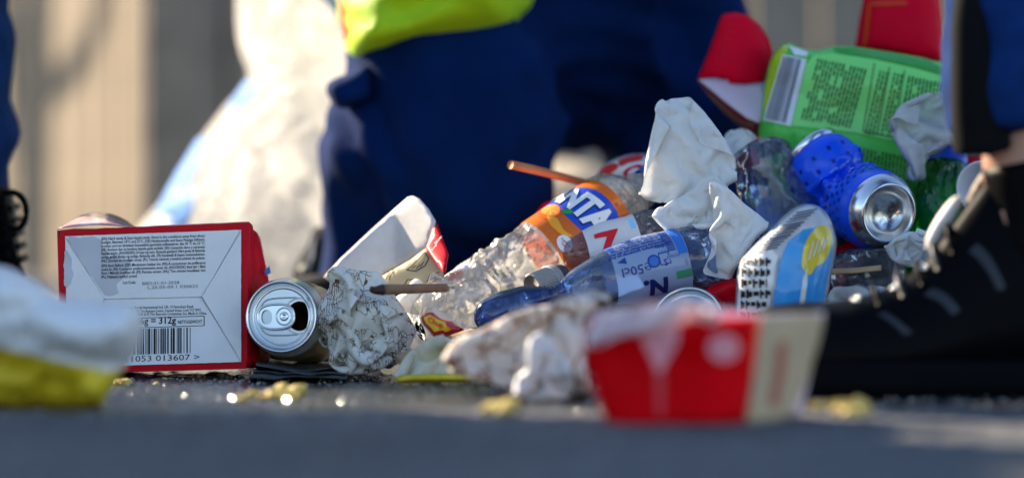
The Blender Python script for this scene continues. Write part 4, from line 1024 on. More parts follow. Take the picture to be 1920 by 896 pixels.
# ------------------------------------------------------------------ sticks, scraps and sweet wrapper on the left of the heap
stick_m = M('brown_stick', (.30, .16, .09), .6, var=.3, vscale=90, bump=.3, bscale=200); burnt = M('dark_stick_end', (.05, .02, .015), .6, var=.4, vscale=120)
wood_m = M('light_wood', (.50, .33, .18), .65, var=.25, vscale=60, bump=.25, bscale=250)
V, F = simple_tube([W(716, 543, 2.312), W(780, 541, 2.335), W(834, 539, 2.37)], [.0042, .0036], 14); s1 = mk('stick', V, F, stick_m); tag(s1, 'short brown rolled stick with a dark broken end above the crumpled wrapper', 'stick')
V, F = simple_tube([W(694, 541, 2.308), W(703, 544, 2.309), W(718, 543, 2.3125)], [.0022, .0046], 12); mk('burnt_end', V, F, burnt, s1)
V, F = simple_tube([W(957, 309, 2.44), W(1020, 323, 2.47), W(1098, 343, 2.51)], [.0037, .0034], 14); s2 = mk('paper_straw', V, F, M('orange_straw', (.50, .17, .07), .65, var=.2, vscale=80)); tag(s2, 'orange brown paper straw sticking out behind the orange soda bottle', 'straw')
tbs = Tube([W(745, 676, 2.31), W(800, 655, 2.32), W(870, 630, 2.34), W(960, 604, 2.36)], [(0, .0062), (1, .0062)], (0, -.7, 1), squash=lambda t: (.35, 1)); V, F = tbs.grid(nt=20, nth=12, cap0=True, cap1=True); s3 = mk('wooden_stick', V, F, wood_m); tag(s3, 'flat pale wooden stick slanting below the sweet wrapper', 'stick')
sw = Lump('sweet_wrapper', [(789, 594), (797, 586), (810, 585), (828, 598), (846, 602), (858, 610), (870, 618), (862, 622), (846, 628), (826, 634), (812, 630), (800, 616), (792, 606)], 2.325, .014, M('red_foil', (.55, .015, .02), .25, coat=.6, bump=.5, bscale=200, bdist=.001), None, 5, 16, folds(70, 5, 40, 140, .0025), seed=3); tag(sw.o, 'small twisted red and yellow sweet wrapper', 'wrapper')
patch('yellow_print', sw, [(794, 595), (806, 590), (820, 598), (835, 604), (838, 612), (846, 618), (836, 622), (828, 618), (814, 622), (806, 612), (798, 606)], M('yellow_print', (.85, .45, .02), .35), sw.o, .0012, 5)
V, F = text2d("Chup", .02, shear=.2); V = [(801 + x * 15 * .9, 602 + x * 15 * .42 - y * 15) for x, y in V]; on_lump('lettering', sw, V, F, redink, sw.o, .0020)
sc = Lump('paper_scrap', [(820, 530), (840, 512), (868, 497), (882, 500), (886, 512), (866, 522), (846, 532)], 2.40, .006, whitecard, None, 6, 15, folds(71, 4, 30, 80, .003), seed=2); tag(sc.o, 'white and orange scrap of paper between fries carton and soda bottle', 'paper')
patch('orange_print', sc, [(838, 525), (850, 512), (868, 506), (866, 520), (850, 527)], M('orange_print', (.75, .13, .02), .5), sc.o, .001, 6)
for k, (ol, d_, lab) in enumerate((([(740, 560), (756, 548), (778, 522), (800, 535), (826, 548), (816, 575), (790, 590), (760, 585)], 2.40, 'torn white paper behind the short brown stick'), ([(852, 505), (890, 480), (935, 452), (960, 440), (940, 470), (900, 505), (868, 520)], 2.47, 'white paper strip lying behind the crushed orange soda bottle'))):
    q = Lump('paper_scrap', ol, d_, .014, tissue_m, None, 8, 25, folds(73 + k, 5, 20, 70, .005), seed=k); tag(q.o, lab, 'paper')
o = crumpled_sheet('bread_piece', [(740, 708), (758, 676), (776, 652), (800, 638), (835, 628), (866, 632), (890, 650), (912, 668), (905, 702), (860, 709), (800, 711)], 2.30, .022, M('pale_bread', (.88, .82, .64), .7, var=.15, vscale=50, bump=.5, bscale=120, bdist=.002, trans=.3), None, 1.45, 56, 21, .5, 200, True, .003); tag(o, 'pale cream squashed food piece on the asphalt', 'food')
by = Lump('yellow_peel', [(738, 712), (760, 703), (800, 700), (850, 700), (895, 701), (925, 706), (915, 716), (860, 716), (790, 717), (745, 717)], 2.275, .02, M('yellow_peel', (.75, .55, .03), .55, var=.25, vscale=60, bump=.4, bscale=120), None, 5, 9, soft(8, 50, .002), seed=4); tag(by.o, 'flat yellow peel strip on the asphalt under the pale food', 'peel')
def wall(f): return lambda t, th, p: f(p)
# ------------------------------------------------------------------ orange soda bottle, crushed in its lower half
def soda_bottle():
    b = thing('soda_bottle', 'crushed clear plastic soda bottle with orange label lying across the heap', 'bottle', W(1010, 690, 2.42))
    pet = clear('wet_clear_plastic', (.90, .91, .88), .5, (.94, .90, .78), .07, .5, 110, .004, 1., drops=190)
    pet2 = clear('crushed_clear_plastic', (.92, .93, .94), .24, (.86, .85, .82), .06, .9, 75, .007, 1., drops=0)
    cr = ridges(81, ((30, .016), (70, .007), (160, .0012))); sf = soft(82, 24, .005, 2)
    def dn(t, th, p):
        k = max(0, min(1, (.50 - t) / .12)); k2 = max(0, min(1, (t - .02) / .05)); w = -.007 * math.exp(-((t - .30) / .06) ** 2)
        return (cr(p) + sf(p) + w) * k * k2 + .0006 * math.sin(t * 300) * (0 if t < .78 or t > .84 else 1)
    tb_ = Tube([W(788, 620, 2.385), W(850, 594, 2.40), W(928, 545, 2.415), W(1005, 490, 2.43), W(1082, 438, 2.445), W(1150, 393, 2.465), W(1196, 360, 2.48), W(1228, 336, 2.49)],
               [(0, .008), (.015, .022), (.05, .029), (.15, .031), (.3, .028), (.42, .030), (.48, .0315), (.5, .0325), (.76, .0325), (.78, .0335), (.83, .0305), (.87, .0235), (.90, .0155), (.915, .0135), (.925, .0165), (.935, .0165), (.94, .0128), (1, .0128)], (0, -1, .1), dn)
    V, F = tb_.grid(t0=0, t1=.49, nt=110, nth=110, cap0=True); mk('crushed_base', V, F, pet2, b)
    V, F = tb_.grid(t0=.4899, t1=1., nt=90, nth=80); mk('shoulder', V, F, pet, b)
    om = M('orange_label', (.80, .17, .008), .35, var=.06, vscale=30, trans=.25, coat=.4); lo, hi = .5, .765
    V, F = tb_.grid(t0=lo, t1=hi, nt=24, nth=80, off=.0005); lab = mk('label', V, F, om, b)
    def onl(name, outline, t0, th0, mat, off, res=.0025, rot=0., curve=True):
        V, F = fill(densify(outline, res, curve), res); return mk(name, tb_.uv(V, t0, th0, False, rot=rot, off=off), F, mat, lab)
    blu = M('blue_print', (.015, .07, .52), .35); T0 = .655
    onl('blue_patch', [(-.046, -.010), (-.030, .008), (.0, .017), (.030, .017), (.0365, .008), (.037, -.006), (.030, -.013), (.012, -.016), (-.012, -.015), (-.03, -.018)], T0, R(-40), blu, .0009, rot=R(3))
    V, F = text_cut("FANTA", .05, .07, space=.92); xs = [v[0] for v in V]; w = max(xs) - min(xs); k = .072 / w
    V = [((x - min(xs)) * k - .0375, (y - .36) * .0285 * (.85 + .25 * (x - min(xs)) / w)) for x, y in V]
    mk('brand_lettering', tb_.uv(V, T0 + .005, R(-40), False, rot=R(3), off=.0016), F, white, lab)
    mk('brand_lettering_shadow', tb_.uv([(x + .0011, y - .0012) for x, y in V], T0 + .005, R(-40), False, rot=R(3), off=.0012), F, M('deep_blue_print', (.004, .02, .20), .4), lab)
    onl('orange_fruit', [(a * .013, c * .0095) for a, c in ell(0, 0, 1, 1, 20)], .575, R(-55), M('fruit_print', (.85, .10, .01), .35), .0009)
    onl('fruit_slice', [(a * .0105, c * .0065) for a, c in ell(0, .1, 1, 1, 20)], .577, R(-55), M('fruit_flesh', (.95, .28, .03), .35), .0013)
    P = []
    for a in range(8):
        c_, s_ = math.cos(a * .785), math.sin(a * .785); P.append((tb_.uv([(0, .0007), (c_ * .009 - s_ * .0004, s_ * .0055 + .0007), (c_ * .009 + s_ * .0006, s_ * .0055 + .0013)], .577, R(-55), False, off=.0017), [[0, 1, 2]]))
    V, F = joinm(P); mk('slice_lines', V, F, M('fruit_line', (.9, .55, .2), .4), lab, False)
    onl('leaf', [(-.004, -.002), (.001, .003), (.005, .004), (.003, -.001), (0, -.003)], .605, R(-33), M('leaf_print', (.03, .35, .03), .4), .0014)
    onl('juice_splash', [(-.014, .0), (-.006, .0035), (.006, .001), (.014, .004), (.012, -.001), (.004, -.004), (-.006, -.004)], .555, R(-22), M('juice_print', (.95, .36, .02), .35), .0011)
    onl('white_bubble', [(a * .0075, c * .0062) for a, c in ell(0, 0, 1, 1, 20)], .535, R(6), white, .0012)
    P = []
    for i, s_ in enumerate(("Delicious", "Taste")):
        V, F = text2d(s_, .02, align='CENTER'); P.append((tb_.uv([(x * .0026, y * .0026 - i * .0026 + .0005) for x, y in V], .535, R(6), False, rot=.2, off=.0016), F))
    V, F = joinm(P); mk('bubble_lettering', V, F, redink, lab, False)
    V, F = text2d("®"); mk('brand_mark', tb_.uv([(x * .004, y * .004) for x, y in V], .735, R(-2), False, off=.001), F, ink, lab, False)
    V, F = tb_.grid(t0=.955, t1=1., nt=6, nth=40, off=.0022, cap1=True); mk('cap', V, F, M('blue_cap', (.01, .09, .55), .35), b)
    # drops of water standing on the shoulder
    dm = clear('water', (.97, .98, 1), .05, rough=.02, bump=0., ior=1.6); P = []; rn = random.Random(4)
    for k in range(150):
        t = rn.uniform(.77, .88); th = rn.uniform(-2.2, .9); p = tb_.pt(t, th, 0); r = rn.uniform(.0005, .0014); c, T, N, B = tb_.frame(t); ax = (p - c).normalized()
        P.append(lathe(p, ax, [(0, r), (r * .5, r * .85), (r * .8, r * .45), (r * .9, r * .02)], 8))
    V, F = joinm(P); o = mk('water_drops', V, F, dm, b); o['kind'] = 'stuff'
soda_bottle()

def water_bottle():
    b = thing('water_bottle', 'blue tinted water bottle bent at a narrow waist, label upside down', 'bottle', W(1150, 690, 2.37))
    pet = clear('blue_plastic', (.55, .68, .92), .18, (.30, .45, .78), .05, .35, 60, .004, 1., drops=0)
    petd = clear('dark_blue_plastic', (.20, .32, .62), .22, (.05, .10, .30), .05, .25, 50, .004, 1.)
    cr = folds(91, 6, 10, 40, .004); rib = lambda t: .0009 * math.sin(t * 420) if .26 < t < .38 else 0
    tb_ = Tube([W(893, 606, 2.335), W(948, 580, 2.34), W(1040, 552, 2.35), W(1105, 530, 2.36), W(1200, 508, 2.37), W(1348, 474, 2.39)],
               [(0, .002), (.012, .008), (.05, .0125), (.12, .0150), (.2, .0145), (.27, .0105), (.32, .0075), (.36, .010), (.41, .0150), (.47, .0190), (.55, .0220), (.7, .0252), (.93, .0275), (.965, .0255), (.985, .020), (1, .004)], (0, -1, .12),
               lambda t, th, p: cr(p) * (.35 if .5 < t < .82 else .9) * (.5 if t < .3 else 1) + rib(t))
    V, F = tb_.grid(t0=0., t1=.36, nt=60, nth=48); mk('folded_base', V, F, petd, b)
    V, F = tb_.grid(t0=.36, t1=1., nt=110, nth=72, cap1=True); mk('bottle_body', V, F, pet, b)
    lm = M('pale_blue_label', (.36, .47, .70), .35, var=.12, vscale=25, trans=.3, coat=.5); db = M('dark_blue_print', (.010, .045, .30), .4); mb = M('mid_blue_print', (.03, .16, .58), .4)
    V, F = tb_.grid(t0=.55, t1=.835, nt=40, nth=64, off=.0005); lab = mk('label', V, F, lm, b)
    def up(name, V, F, px, th, mat, off=.0010):    # upside-down print, u in metres
        return mk(name, tb_.uv([(-x, -y) for x, y in V], px, R(th), True, off=off, r=.0255), F, mat, lab, True)
    def tx(s_, size, px, th, mat, bold=.0, off=.0012):
        V, F = text_cut(s_, bold, .25, align='CENTER'); return up('printed_text', [(x * size, y * size) for x, y in V], F, px, th, mat, off)
    for i, (th, s_) in enumerate(((-66, "Natuurlijk mineraalwater bronwater"), (-60, "a consommer de preference avant"), (-54, "koel en droog bewaren niet in de zon"), (-47, "Eau minerale naturelle source"), (-40, "tenminste houdbaar tot zie dop"), (-34, "apres ouverture conserver au frais"))):
        tx(s_, .0036, .655 + .004 * (i % 2), th, db, .035)
    def block(px0, px1, th0, th1, mat, off=.0009):
        V, F = tb_.grid(t0=px0, t1=px1, nt=10, nth=14, th0=R(th0), th1=R(th1), off=off); return mk('printed_block', V, F, mat, lab)
    block(.795, .832, -80, -8, mb); block(.551, .575, -85, -50, mb, .0008); block(.77, .833, 20, 34, M('green_print', (.05, .25, .12), .4))
    P = []; rn = random.Random(3); th = -72
    while th < -18:
        w = rn.choice((1., 1.6, 2.4)); P.append(tb_.grid(t0=.757, t1=.79, nt=4, nth=1, th0=R(th), th1=R(th + w), off=.0010)); th += w + rn.choice((1., 1.6))
    V, F = joinm(P); mk('barcode', V, F, db, lab)
    tx("7613257", .0032, .772, -10, db)
    tx("\u212e50cl", .0105, .628, -6, db, .015); tx("data", .005, .735, -33, db, .02); tx("PET", .0042, .735, -22, mb)
    V, F = fill(densify([(a * .0052, c * .0052) for a, c in ell(0, 0, 1, 1, 20)], .002), .002); up('round_mark', V, F, .695, -6, db)
    V, F = fill(densify([(a * .0038, c * .0038) for a, c in ell(0, 0, 1, 1, 20)], .002), .002); up('round_mark', V, F, .695, -6, mb, .0013)
    V, F = rects([(-.0045, -.005, .0045, -.0042), (-.0045, .0042, .0045, .005), (-.0045, -.005, -.0037, .005), (.0037, -.005, .0045, .005)]); up('recycling_mark', V, F, .738, -7, db)
    tx("S", .007, .738, -5, db, .02); tx("N.", .020, .690, 27, M('navy_brand_print', (.005, .015, .12), .4), .05)
    V, F = fill([(-.003, -.003), (.004, 0), (-.003, .003)], .002, inner=False); up('arrow_mark', V, F, .585, -20, db)
    # drops
    P = []; rn = random.Random(8)
    for k in range(90):
        t = rn.uniform(.84, .95); th = rn.uniform(-2.2, .5); p = tb_.pt(t, th, 0); r = rn.uniform(.0005, .0015); c, T, N, B = tb_.frame(t)
        P.append(lathe(p, (p - c), [(0, r), (r * .5, r * .85), (r * .8, r * .45), (r * .9, r * .02)], 8))
    V, F = joinm(P); o = mk('water_drops', V, F, bpy.data.materials['water'], b); o['kind'] = 'stuff'
water_bottle()

def small_bottle():
    b = thing('plastic_bottle', 'clear plastic bottle with a white label and red chevron behind the blue bottle', 'bottle', W(1150, 690, 2.43))
    pet = clear('grey_clear_plastic', (.72, .70, .76), .12, (.6, .55, .6), .05, .5, 70, .004, 1., drops=160)
    tb_ = Tube([W(1048, 478, 2.415), W(1120, 463, 2.42), W(1262, 431, 2.43)], [(0, .006), (.02, .0140), (.07, .0175), (.14, .0185), (.6, .0187), (1, .019)], (0, -1, .1), wall(folds(95, 5, 14, 50, .003)))
    V, F = tb_.grid(nt=60, nth=56, cap0=True, cap1=True); mk('bottle_body', V, F, pet, b)
    V, F = tb_.grid(t0=.22, t1=.68, nt=24, nth=56, off=.0006); lab = mk('label', V, F, M('white_label', (.78, .76, .78), .4, trans=.2, coat=.3), b)
    V, F = fill(densify([(-.012, .0055), (.009, .0065), (.008, .0045), (-.005, -.0125), (-.010, -.0105), (-.002, .001), (-.0125, .0015)], .002, False), .002); mk('red_chevron', tb_.uv(V, .42, R(-12), True, off=.0012), F, redink, lab)
    V, F = rects([(-.002, -.005, .0022, .005)]); mk('blue_square', tb_.uv(V, .64, R(-38), True, off=.0012), F, M('sky_print', (.25, .6, .85), .4), lab)
    V, F = text_cut("bronwater.nl 0033-46280", .01, .3); mk('printed_text', tb_.uv([(x * .0032, y * .0032) for x, y in V], .47, R(32), True, off=.0012), F, ink, lab, False)
small_bottle()

# ribbed grey neck with cap of a bottle buried in the heap
cn = thing('bottle_cap', 'grey ribbed bottle cap beside the waist of the blue bottle', 'bottle cap', W(1020, 560, 2.385))
tbc = Tube([W(1052, 524, 2.39), W(1030, 530, 2.38), W(998, 541, 2.37)], [(0, .0125), (.3, .0125), (.31, .0142), (.45, .0142), (.46, .0128), (.97, .0122), (1, .0110)], (0, -1, .1), lambda t, th, p: .0005 * math.sin(th * 40) * (t > .46))
V, F = tbc.grid(t0=.3, t1=1, nt=40, nth=160, cap1=True); mk('cap_shell', V, F, M('grey_cap', (.32, .29, .28), .45, var=.1), cn); V, F = tbc.grid(t0=0, t1=.3, nt=6, nth=40); mk('neck_ring', V, F, M('dark_neck', (.03, .03, .04), .3), cn)

# red and white printed crushed cup behind the soda bottle
rw = Lump('crushed_cup', [(1112, 345), (1122, 322), (1140, 304), (1168, 292), (1205, 288), (1240, 300), (1240, 350), (1205, 372), (1150, 368)], 2.53, .05, M('glossy_white', (.78, .74, .74), .2, coat=.8), None, 7, 34, folds(97, 6, 16, 60, .006), seed=2); tag(rw.o, 'glossy red and white crushed cup behind the neck of the orange soda bottle', 'cup')
for ol in ([(1128, 318), (1150, 306), (1160, 312), (1140, 330), (1125, 338)], [(1160, 300), (1200, 290), (1206, 298), (1176, 306), (1164, 312)], [(1168, 326), (1178, 314), (1200, 308), (1208, 318), (1195, 330), (1176, 336)], [(1150, 350), (1165, 338), (1175, 345), (1160, 362)]): patch('red_print', rw, ol, redink, rw.o, .0012, 5, True)
patch('white_print', rw, [(1176, 326), (1186, 316), (1198, 316), (1194, 326), (1182, 331)], white, rw.o, .0018, 5, True)
rp = Lump('card_scrap', [(996, 420), (1010, 392), (1024, 378), (1045, 382), (1060, 396), (1040, 430), (1010, 440)], 2.50, .008, redcard, None, 8, 15, folds(98, 4, 14, 50, .004)); tag(rp.o, 'dark red scrap of card peeking over the orange label', 'card')

# ------------------------------------------------------------------ white tissues
def sheetlump(name, ols, label, cat, mat, parent=None, **k):
    pass
ts = thing('paper_napkin', 'large white paper napkin standing crumpled at the middle of the heap', 'napkin', W(1320, 690, 2.40))
c1, c2 = dent(folds(101, 6, 5, 34, .008, .2), ridges(101, ((34, .0022), (80, .0012)))), soft(102, 7, .006, 2)
tdep = lambda x, y: 2.415 - .014 * math.sin((x - 1200) / 190. * 3.1) - .00006 * (y - 190)
crumpled_sheet('upper_fold', [(1217, 192), (1246, 186), (1290, 182), (1330, 190), (1346, 224), (1374, 258), (1382, 342), (1362, 366), (1300, 380), (1262, 382), (1236, 380), (1195, 370), (1206, 345), (1210, 290), (1212, 240)], 2.410, .010, tissue_m, ts, 1.08, 64, 11, .6)
crumpled_sheet('lower_fold', [(1220, 404), (1244, 378), (1290, 345), (1330, 318), (1356, 336), (1372, 372), (1366, 410), (1340, 432), (1300, 428), (1270, 438), (1248, 432)], 2.380, .022, tissue_m, ts, 1.3, 60, 12, .5)
crumpled_sheet('hanging_fold', [(1330, 342), (1352, 336), (1410, 376), (1442, 412), (1426, 464), (1398, 482), (1390, 526), (1350, 522), (1316, 512), (1334, 472), (1326, 430)], 2.356, .013, tissue_m, ts, 1.13, 60, 13, .55)
o = crumpled_sheet('paper_napkin', [(1356, 264), (1362, 246), (1390, 241), (1416, 246), (1422, 270), (1415, 310), (1380, 330), (1360, 310)], 2.49, .012, tissue_m, None, 1.15, 40, 14); tag(o, 'small white napkin corner behind the large napkin', 'napkin')
o = crumpled_sheet('crumpled_tissue', [(1658, 462), (1676, 444), (1722, 428), (1748, 438), (1756, 466), (1742, 490), (1716, 502), (1688, 498), (1666, 484)], 2.385, .018, tissue_m, None, 1.9, 64, 15, .4); tag(o, 'small crumpled white tissue under the base of the blue can', 'tissue')
film_m = clear('milky_film', (.92, .94, .97), .95, (.92, .92, .94), .3, .5, 60, .003)
o = crumpled_sheet('plastic_film', [(1659, 221), (1690, 192), (1712, 178), (1776, 171), (1830, 180), (1850, 230), (1830, 285), (1770, 282), (1738, 294), (1736, 362), (1716, 346), (1692, 326), (1680, 296), (1674, 255)], 2.46, .016, film_m, None, 1.14, 64, 16, .55); tag(o, 'translucent white plastic film hanging over the green bottle neck', 'film')

# ------------------------------------------------------------------ crushed clear bottle right of the napkin
def crushed_bottle():
    b = thing('plastic_bottle', 'crushed bluish clear plastic bottle between the napkin and the blue can', 'bottle', W(1450, 560, 2.46))
    pet = clear('clear_blue_plastic', (.80, .87, .95), .12, (.5, .62, .8), .03, .3, 35, .005, 1., drops=0, ior=1.75)
    cr = folds(111, 5, 8, 26, .008, .4); sf = soft(112, 14, .006)
    tb_ = Tube([W(1428, 262, 2.47), W(1438, 300, 2.465), W(1452, 360, 2.455), W(1470, 450, 2.44), W(1478, 520, 2.43)], [(0, .003), (.02, .013), (.07, .021), (.18, .0265), (.35, .0285), (1, .030)], (0, -1, 0), lambda t, th, p: (cr(p) + sf(p)) * min(1, t / .06))
    V, F = tb_.grid(nt=90, nth=90, cap0=True, cap1=True); mk('bottle_body', V, F, pet, b)
    rb = [tb_.uv([(x, y)], .16, R(60), False, off=-.006)[0] for x, y in ((-.03, 0), (.0, .006), (.02, .008))]
    V, F = tb_.grid(t0=.10, t1=.24, nt=10, nth=20, th0=R(20), th1=R(75), off=-.0015); mk('label_remnant', V, F, M('magenta_print', (.55, .06, .16), .4, trans=.3), b)
    P = []; rn = random.Random(12)
    for k in range(36):
        t = rn.uniform(.08, .6); th = rn.uniform(-1.4, 1.4); p = tb_.pt(t, th, 0); r = rn.choice((.0005, .0008, .0011, .0015)) * rn.uniform(.7, 1.2); c, T, N, B = tb_.frame(t)
        P.append(lathe(p, (p - c), [(0, r), (r * .5, r * .85), (r * .8, r * .45), (r * .9, r * .02)], 10))
    V, F = joinm(P); o = mk('water_drops', V, F, bpy.data.materials['water'], b); o['kind'] = 'stuff'
crushed_bottle()

# ------------------------------------------------------------------ green snack bag
def green_bag():
    g = M('green_film', (.10, .62, .08), .35, var=.08, vscale=15, coat=.1, bump=.3, bscale=60, bdist=.003); g2 = M('dark_green_print', (.02, .34, .02), .3, coat=.5); g3 = M('pale_green_print', (.24, .80, .20), .35, coat=.1); dkt = M('green_ink', (.008, .045, .015), .5); lim = M('lime_print', (.45, .60, .02), .35, coat=.4)
    b = thing('snack_bag', 'large bright green crumpled snack bag with small print and barcode', 'snack bag', W(1600, 560, 2.58))
    L = Lump('film', [(1424, 262), (1424, 236), (1430, 190), (1440, 130), (1452, 100), (1468, 84), (1480, 80), (1500, 90), (1530, 94), (1560, 88), (1600, 88), (1650, 95), (1700, 103), (1740, 112), (1790, 135), (1800, 250), (1790, 400), (1760, 470), (1680, 480), (1600, 450), (1520, 400), (1460, 340)], 2.53, .06, g, b, 9, 70, dent(folds(121, 6, 5, 24, .007, .5), soft(122, 7, .008)), jag=.3)
    patch('lime_edge', L, [(1432, 200), (1442, 140), (1456, 100), (1470, 86), (1482, 84), (1474, 100), (1460, 130), (1448, 175), (1440, 215)], lim, b, .0014, 8, True)
    patch('top_band', L, [(1560, 90), (1600, 90), (1650, 97), (1700, 105), (1738, 113), (1786, 136), (1786, 144), (1720, 126), (1640, 108), (1570, 98)], g2, b, .0014, 8)
    patch('white_edge', L, [(1478, 86), (1500, 92), (1516, 98), (1512, 106), (1490, 104)], white, b, .0016, 6)
    patch('print_panel', L, [(1484, 236), (1512, 120), (1526, 104), (1560, 100), (1640, 112), (1720, 130), (1784, 148), (1786, 268), (1740, 270), (1660, 262), (1600, 248)], g3, b, .0016, 8, False)
    patch('lower_panel', L, [(1492, 246), (1600, 262), (1690, 282), (1784, 290), (1784, 390), (1750, 460), (1680, 466), (1600, 430), (1520, 360), (1490, 300)], g, b, .0016, 8, False)
    # barcode on a white strip along the left fold
    def q(u, v): # u across 0..1, v down 0..1
        a = Vector((1470 + 40 * u, 100 + 8 * u)); c = Vector((1433 + 46 * u, 226 + 10 * u)); p = a.lerp(c, v); return (p.x, p.y)
    patch('barcode_ground', L, [q(-.05, .02), q(1.08, .02), q(1.08, 1.), q(-.05, 1.)], M('white_strip', (.72, .74, .78), .35), b, .0020, 6)
    rn = random.Random(5); P = []; u = .02
    while u < .80:
        w = rn.choice((.02, .035, .06)); n = 10; V = []
        for k in range(n + 1): V += [q(u, .04 + .93 * k / n), q(u + w, .04 + .93 * k / n)]
        P.append((V, [[2 * k, 2 * k + 1, 2 * k + 3, 2 * k + 2] for k in range(n)])); u += w + rn.choice((.03, .05))
    V, F = joinm(P); on_lump('barcode', L, V, F, M('slate_ink', (.10, .12, .18), .5), b, .0026)
    # columns of tiny print
    P = []
    def col(x0, y0, y1, n, pitch, lean, wmin=5, wmax=17):
        for i in range(n):
            x = x0 + i * pitch; y = y0 + i * pitch * .19 + rn.uniform(0, 2); yb = y1 + i * pitch * .17
            while y < yb:
                ln = rn.uniform(wmin, wmax); e = min(yb, y + ln)
                if rn.random() < .95:
                    s0 = lean * (y - y0); s1 = lean * (e - y0); w = pitch * .40
                    P.append(([(x - s0, y), (x - s0 + w, y + .4), (x - s1 + w, e), (x - s1, e)], [[0, 1, 2, 3]]))
                y = e + rn.uniform(1.2, 2.6)
    col(1534, 110, 224, 14, 7.2, .28); col(1650, 132, 252, 3, 7., .24, 3, 9); col(1677, 136, 254, 3, 7, .22, 3, 9); col(1704, 142, 262, 11, 7.2, .18)
    col(1500, 254, 302, 15, 7.2, .1); col(1612, 276, 440, 16, 7.2, .1); col(1730, 296, 450, 8, 7.2, .1)
    V, F = joinm(P); dd, ins = bdist(V, L.B); o = on_lump('tiny_print', L, V, F, dkt, b, .0030); o['kind'] = 'stuff'
    for ln in ([(1640, 118), (1618, 246)], [(1668, 126), (1644, 252)], [(1696, 132), (1674, 258)], [(1618, 247), (1720, 266)]): stroke('table_line', L, ln, 1.6, dkt, b, .0030)
green_bag()

# ------------------------------------------------------------------ red cartons standing behind
def red_cartons():
    pale = M('pale_pink_card', (.62, .50, .60), .5, var=.08, vscale=30); dr = M('deep_red_card', (.20, .004, .015), .45); rd = M('bright_red_card', (.90, .003, .035), .5, var=.1, vscale=25, spec=.06, trans=.2)
    b = thing('fries_carton', 'red fries carton with pale pink inside standing left of the green bag', 'carton', W(1400, 560, 2.63))
    A = Lump('outer_panel', [(1308, 150), (1330, 96), (1353, 32), (1358, 27), (1380, 25), (1402, 30), (1424, 48), (1440, 72), (1448, 98), (1442, 130), (1432, 156), (1400, 158), (1368, 156), (1366, 149), (1340, 147)], lambda x, y: 2.55 + .0000035 * (x - 1385) ** 2, .012, rd, b, 8, 30, soft(131, 9, .003), curve=False, sheet=True, solid=.0012)
    Lump('inner_panel', [(1310, 150), (1340, 147), (1366, 149), (1368, 156), (1400, 158), (1432, 156), (1440, 200), (1424, 232), (1400, 222), (1360, 192)], plane_d((1310, 150, 2.553), (1430, 156, 2.553), (1424, 232, 2.525)), .004, pale, b, 8, 20, None, curve=False, sheet=True, solid=.0012)
    Lump('side_panel', [(1308, 151), (1330, 172), (1360, 193), (1400, 223), (1424, 234), (1430, 262), (1400, 246), (1362, 214), (1330, 180)], plane_d((1310, 150, 2.555), (1424, 232, 2.53), (1430, 260, 2.57)), .003, dr, b, 8, 12, None, curve=False, sheet=True, solid=.0012)
    P = [(*[(c[0] + x, c[1] + y) for x, y in ((0, 0), (3, -.5), (2.6, 1.3), (.4, 1.4))],) for c in []]
    V, F = rects([(1362 + 1.2 * i - i * 3.6, 40 + i * 10.5, 1365 + 1.2 * i - i * 3.6, 42.5 + i * 10.5) for i in range(9)] + [(1372 - i * 3, 38 + i * 14, 1376 - i * 3, 40 + i * 14) for i in range(6)]); on_lump('printed_marks', A, V, F, dr, A.o, .0016)
    b2 = thing('fries_carton', 'crimson carton standing at the back behind the top of the green bag', 'carton', W(1690, 560, 2.70))
    B2 = Lump('front_panel', [(1604, 92), (1612, 40), (1621, -6), (1630, -40), (1690, -60), (1752, -40), (1762, 0), (1772, 116), (1720, 108), (1660, 98)], lambda x, y: 2.61 + .000002 * (x - 1690) ** 2, .02, rd, b2, 9, 50, soft(132, 7, .004), curve=False, sheet=True, solid=.0012)
    stroke('fold_line', B2, [(1621, 90), (1630, 8), (1700, 6)], 6, M('orange_edge', (.70, .06, .01), .4), B2.o, .0022)
    Lump('back_panel', [(1604, 92), (1621, -6), (1640, -70), (1690, -90), (1752, -70), (1772, 116), (1690, 130)], 2.66, .012, dr, b2, 12, 40, None, curve=False, sheet=True, solid=.0012)
red_cartons()

# ------------------------------------------------------------------ green glass bottle
def green_bottle():
    gm = clear('green_glass', (.12, .60, .14), .45, (.03, .42, .04), .04, .5, 30, .004, 1., drops=60, ior=1.52)
    b = thing('green_bottle', 'green glass bottle with a blue neck label under white film', 'bottle', W(1765, 560, 2.50))
    tb_ = Tube([W(1785, 190, 2.52), W(1778, 250, 2.50), W(1774, 310, 2.485), W(1768, 370, 2.475), W(1764, 440, 2.47), W(1764, 540, 2.46)], [(0, .0125), (.02, .0135), (.05, .0125), (.25, .0145), (.38, .0175), (.5, .0215), (.62, .0265), (.75, .029), (1, .03)], (0, -1, 0), wall(soft(141, 30, .0012)))
    V, F = tb_.grid(nt=70, nth=56, cap0=True, cap1=True); mk('glass', V, F, gm, b)
    V, F = tb_.grid(t0=.255, t1=.395, nt=14, nth=48, off=.0007); lb = mk('neck_label', V, F, M('blue_label', (.01, .05, .42), .35, var=.2, vscale=80, coat=.4), b)
    V, F = tb_.grid(t0=.26, t1=.39, nt=6, nth=4, th0=R(62), th1=R(72), off=.0012); mk('white_strip', V, F, white, lb)
    V, F = text_cut("pilsener bier", 0, .3); mk('label_lettering', tb_.uv([(x * .0055, y * -.0055) for x, y in V], .33, R(-50), False, off=.0013), F, M('pale_lettering', (.3, .42, .7), .4), lb, False)
green_bottle()

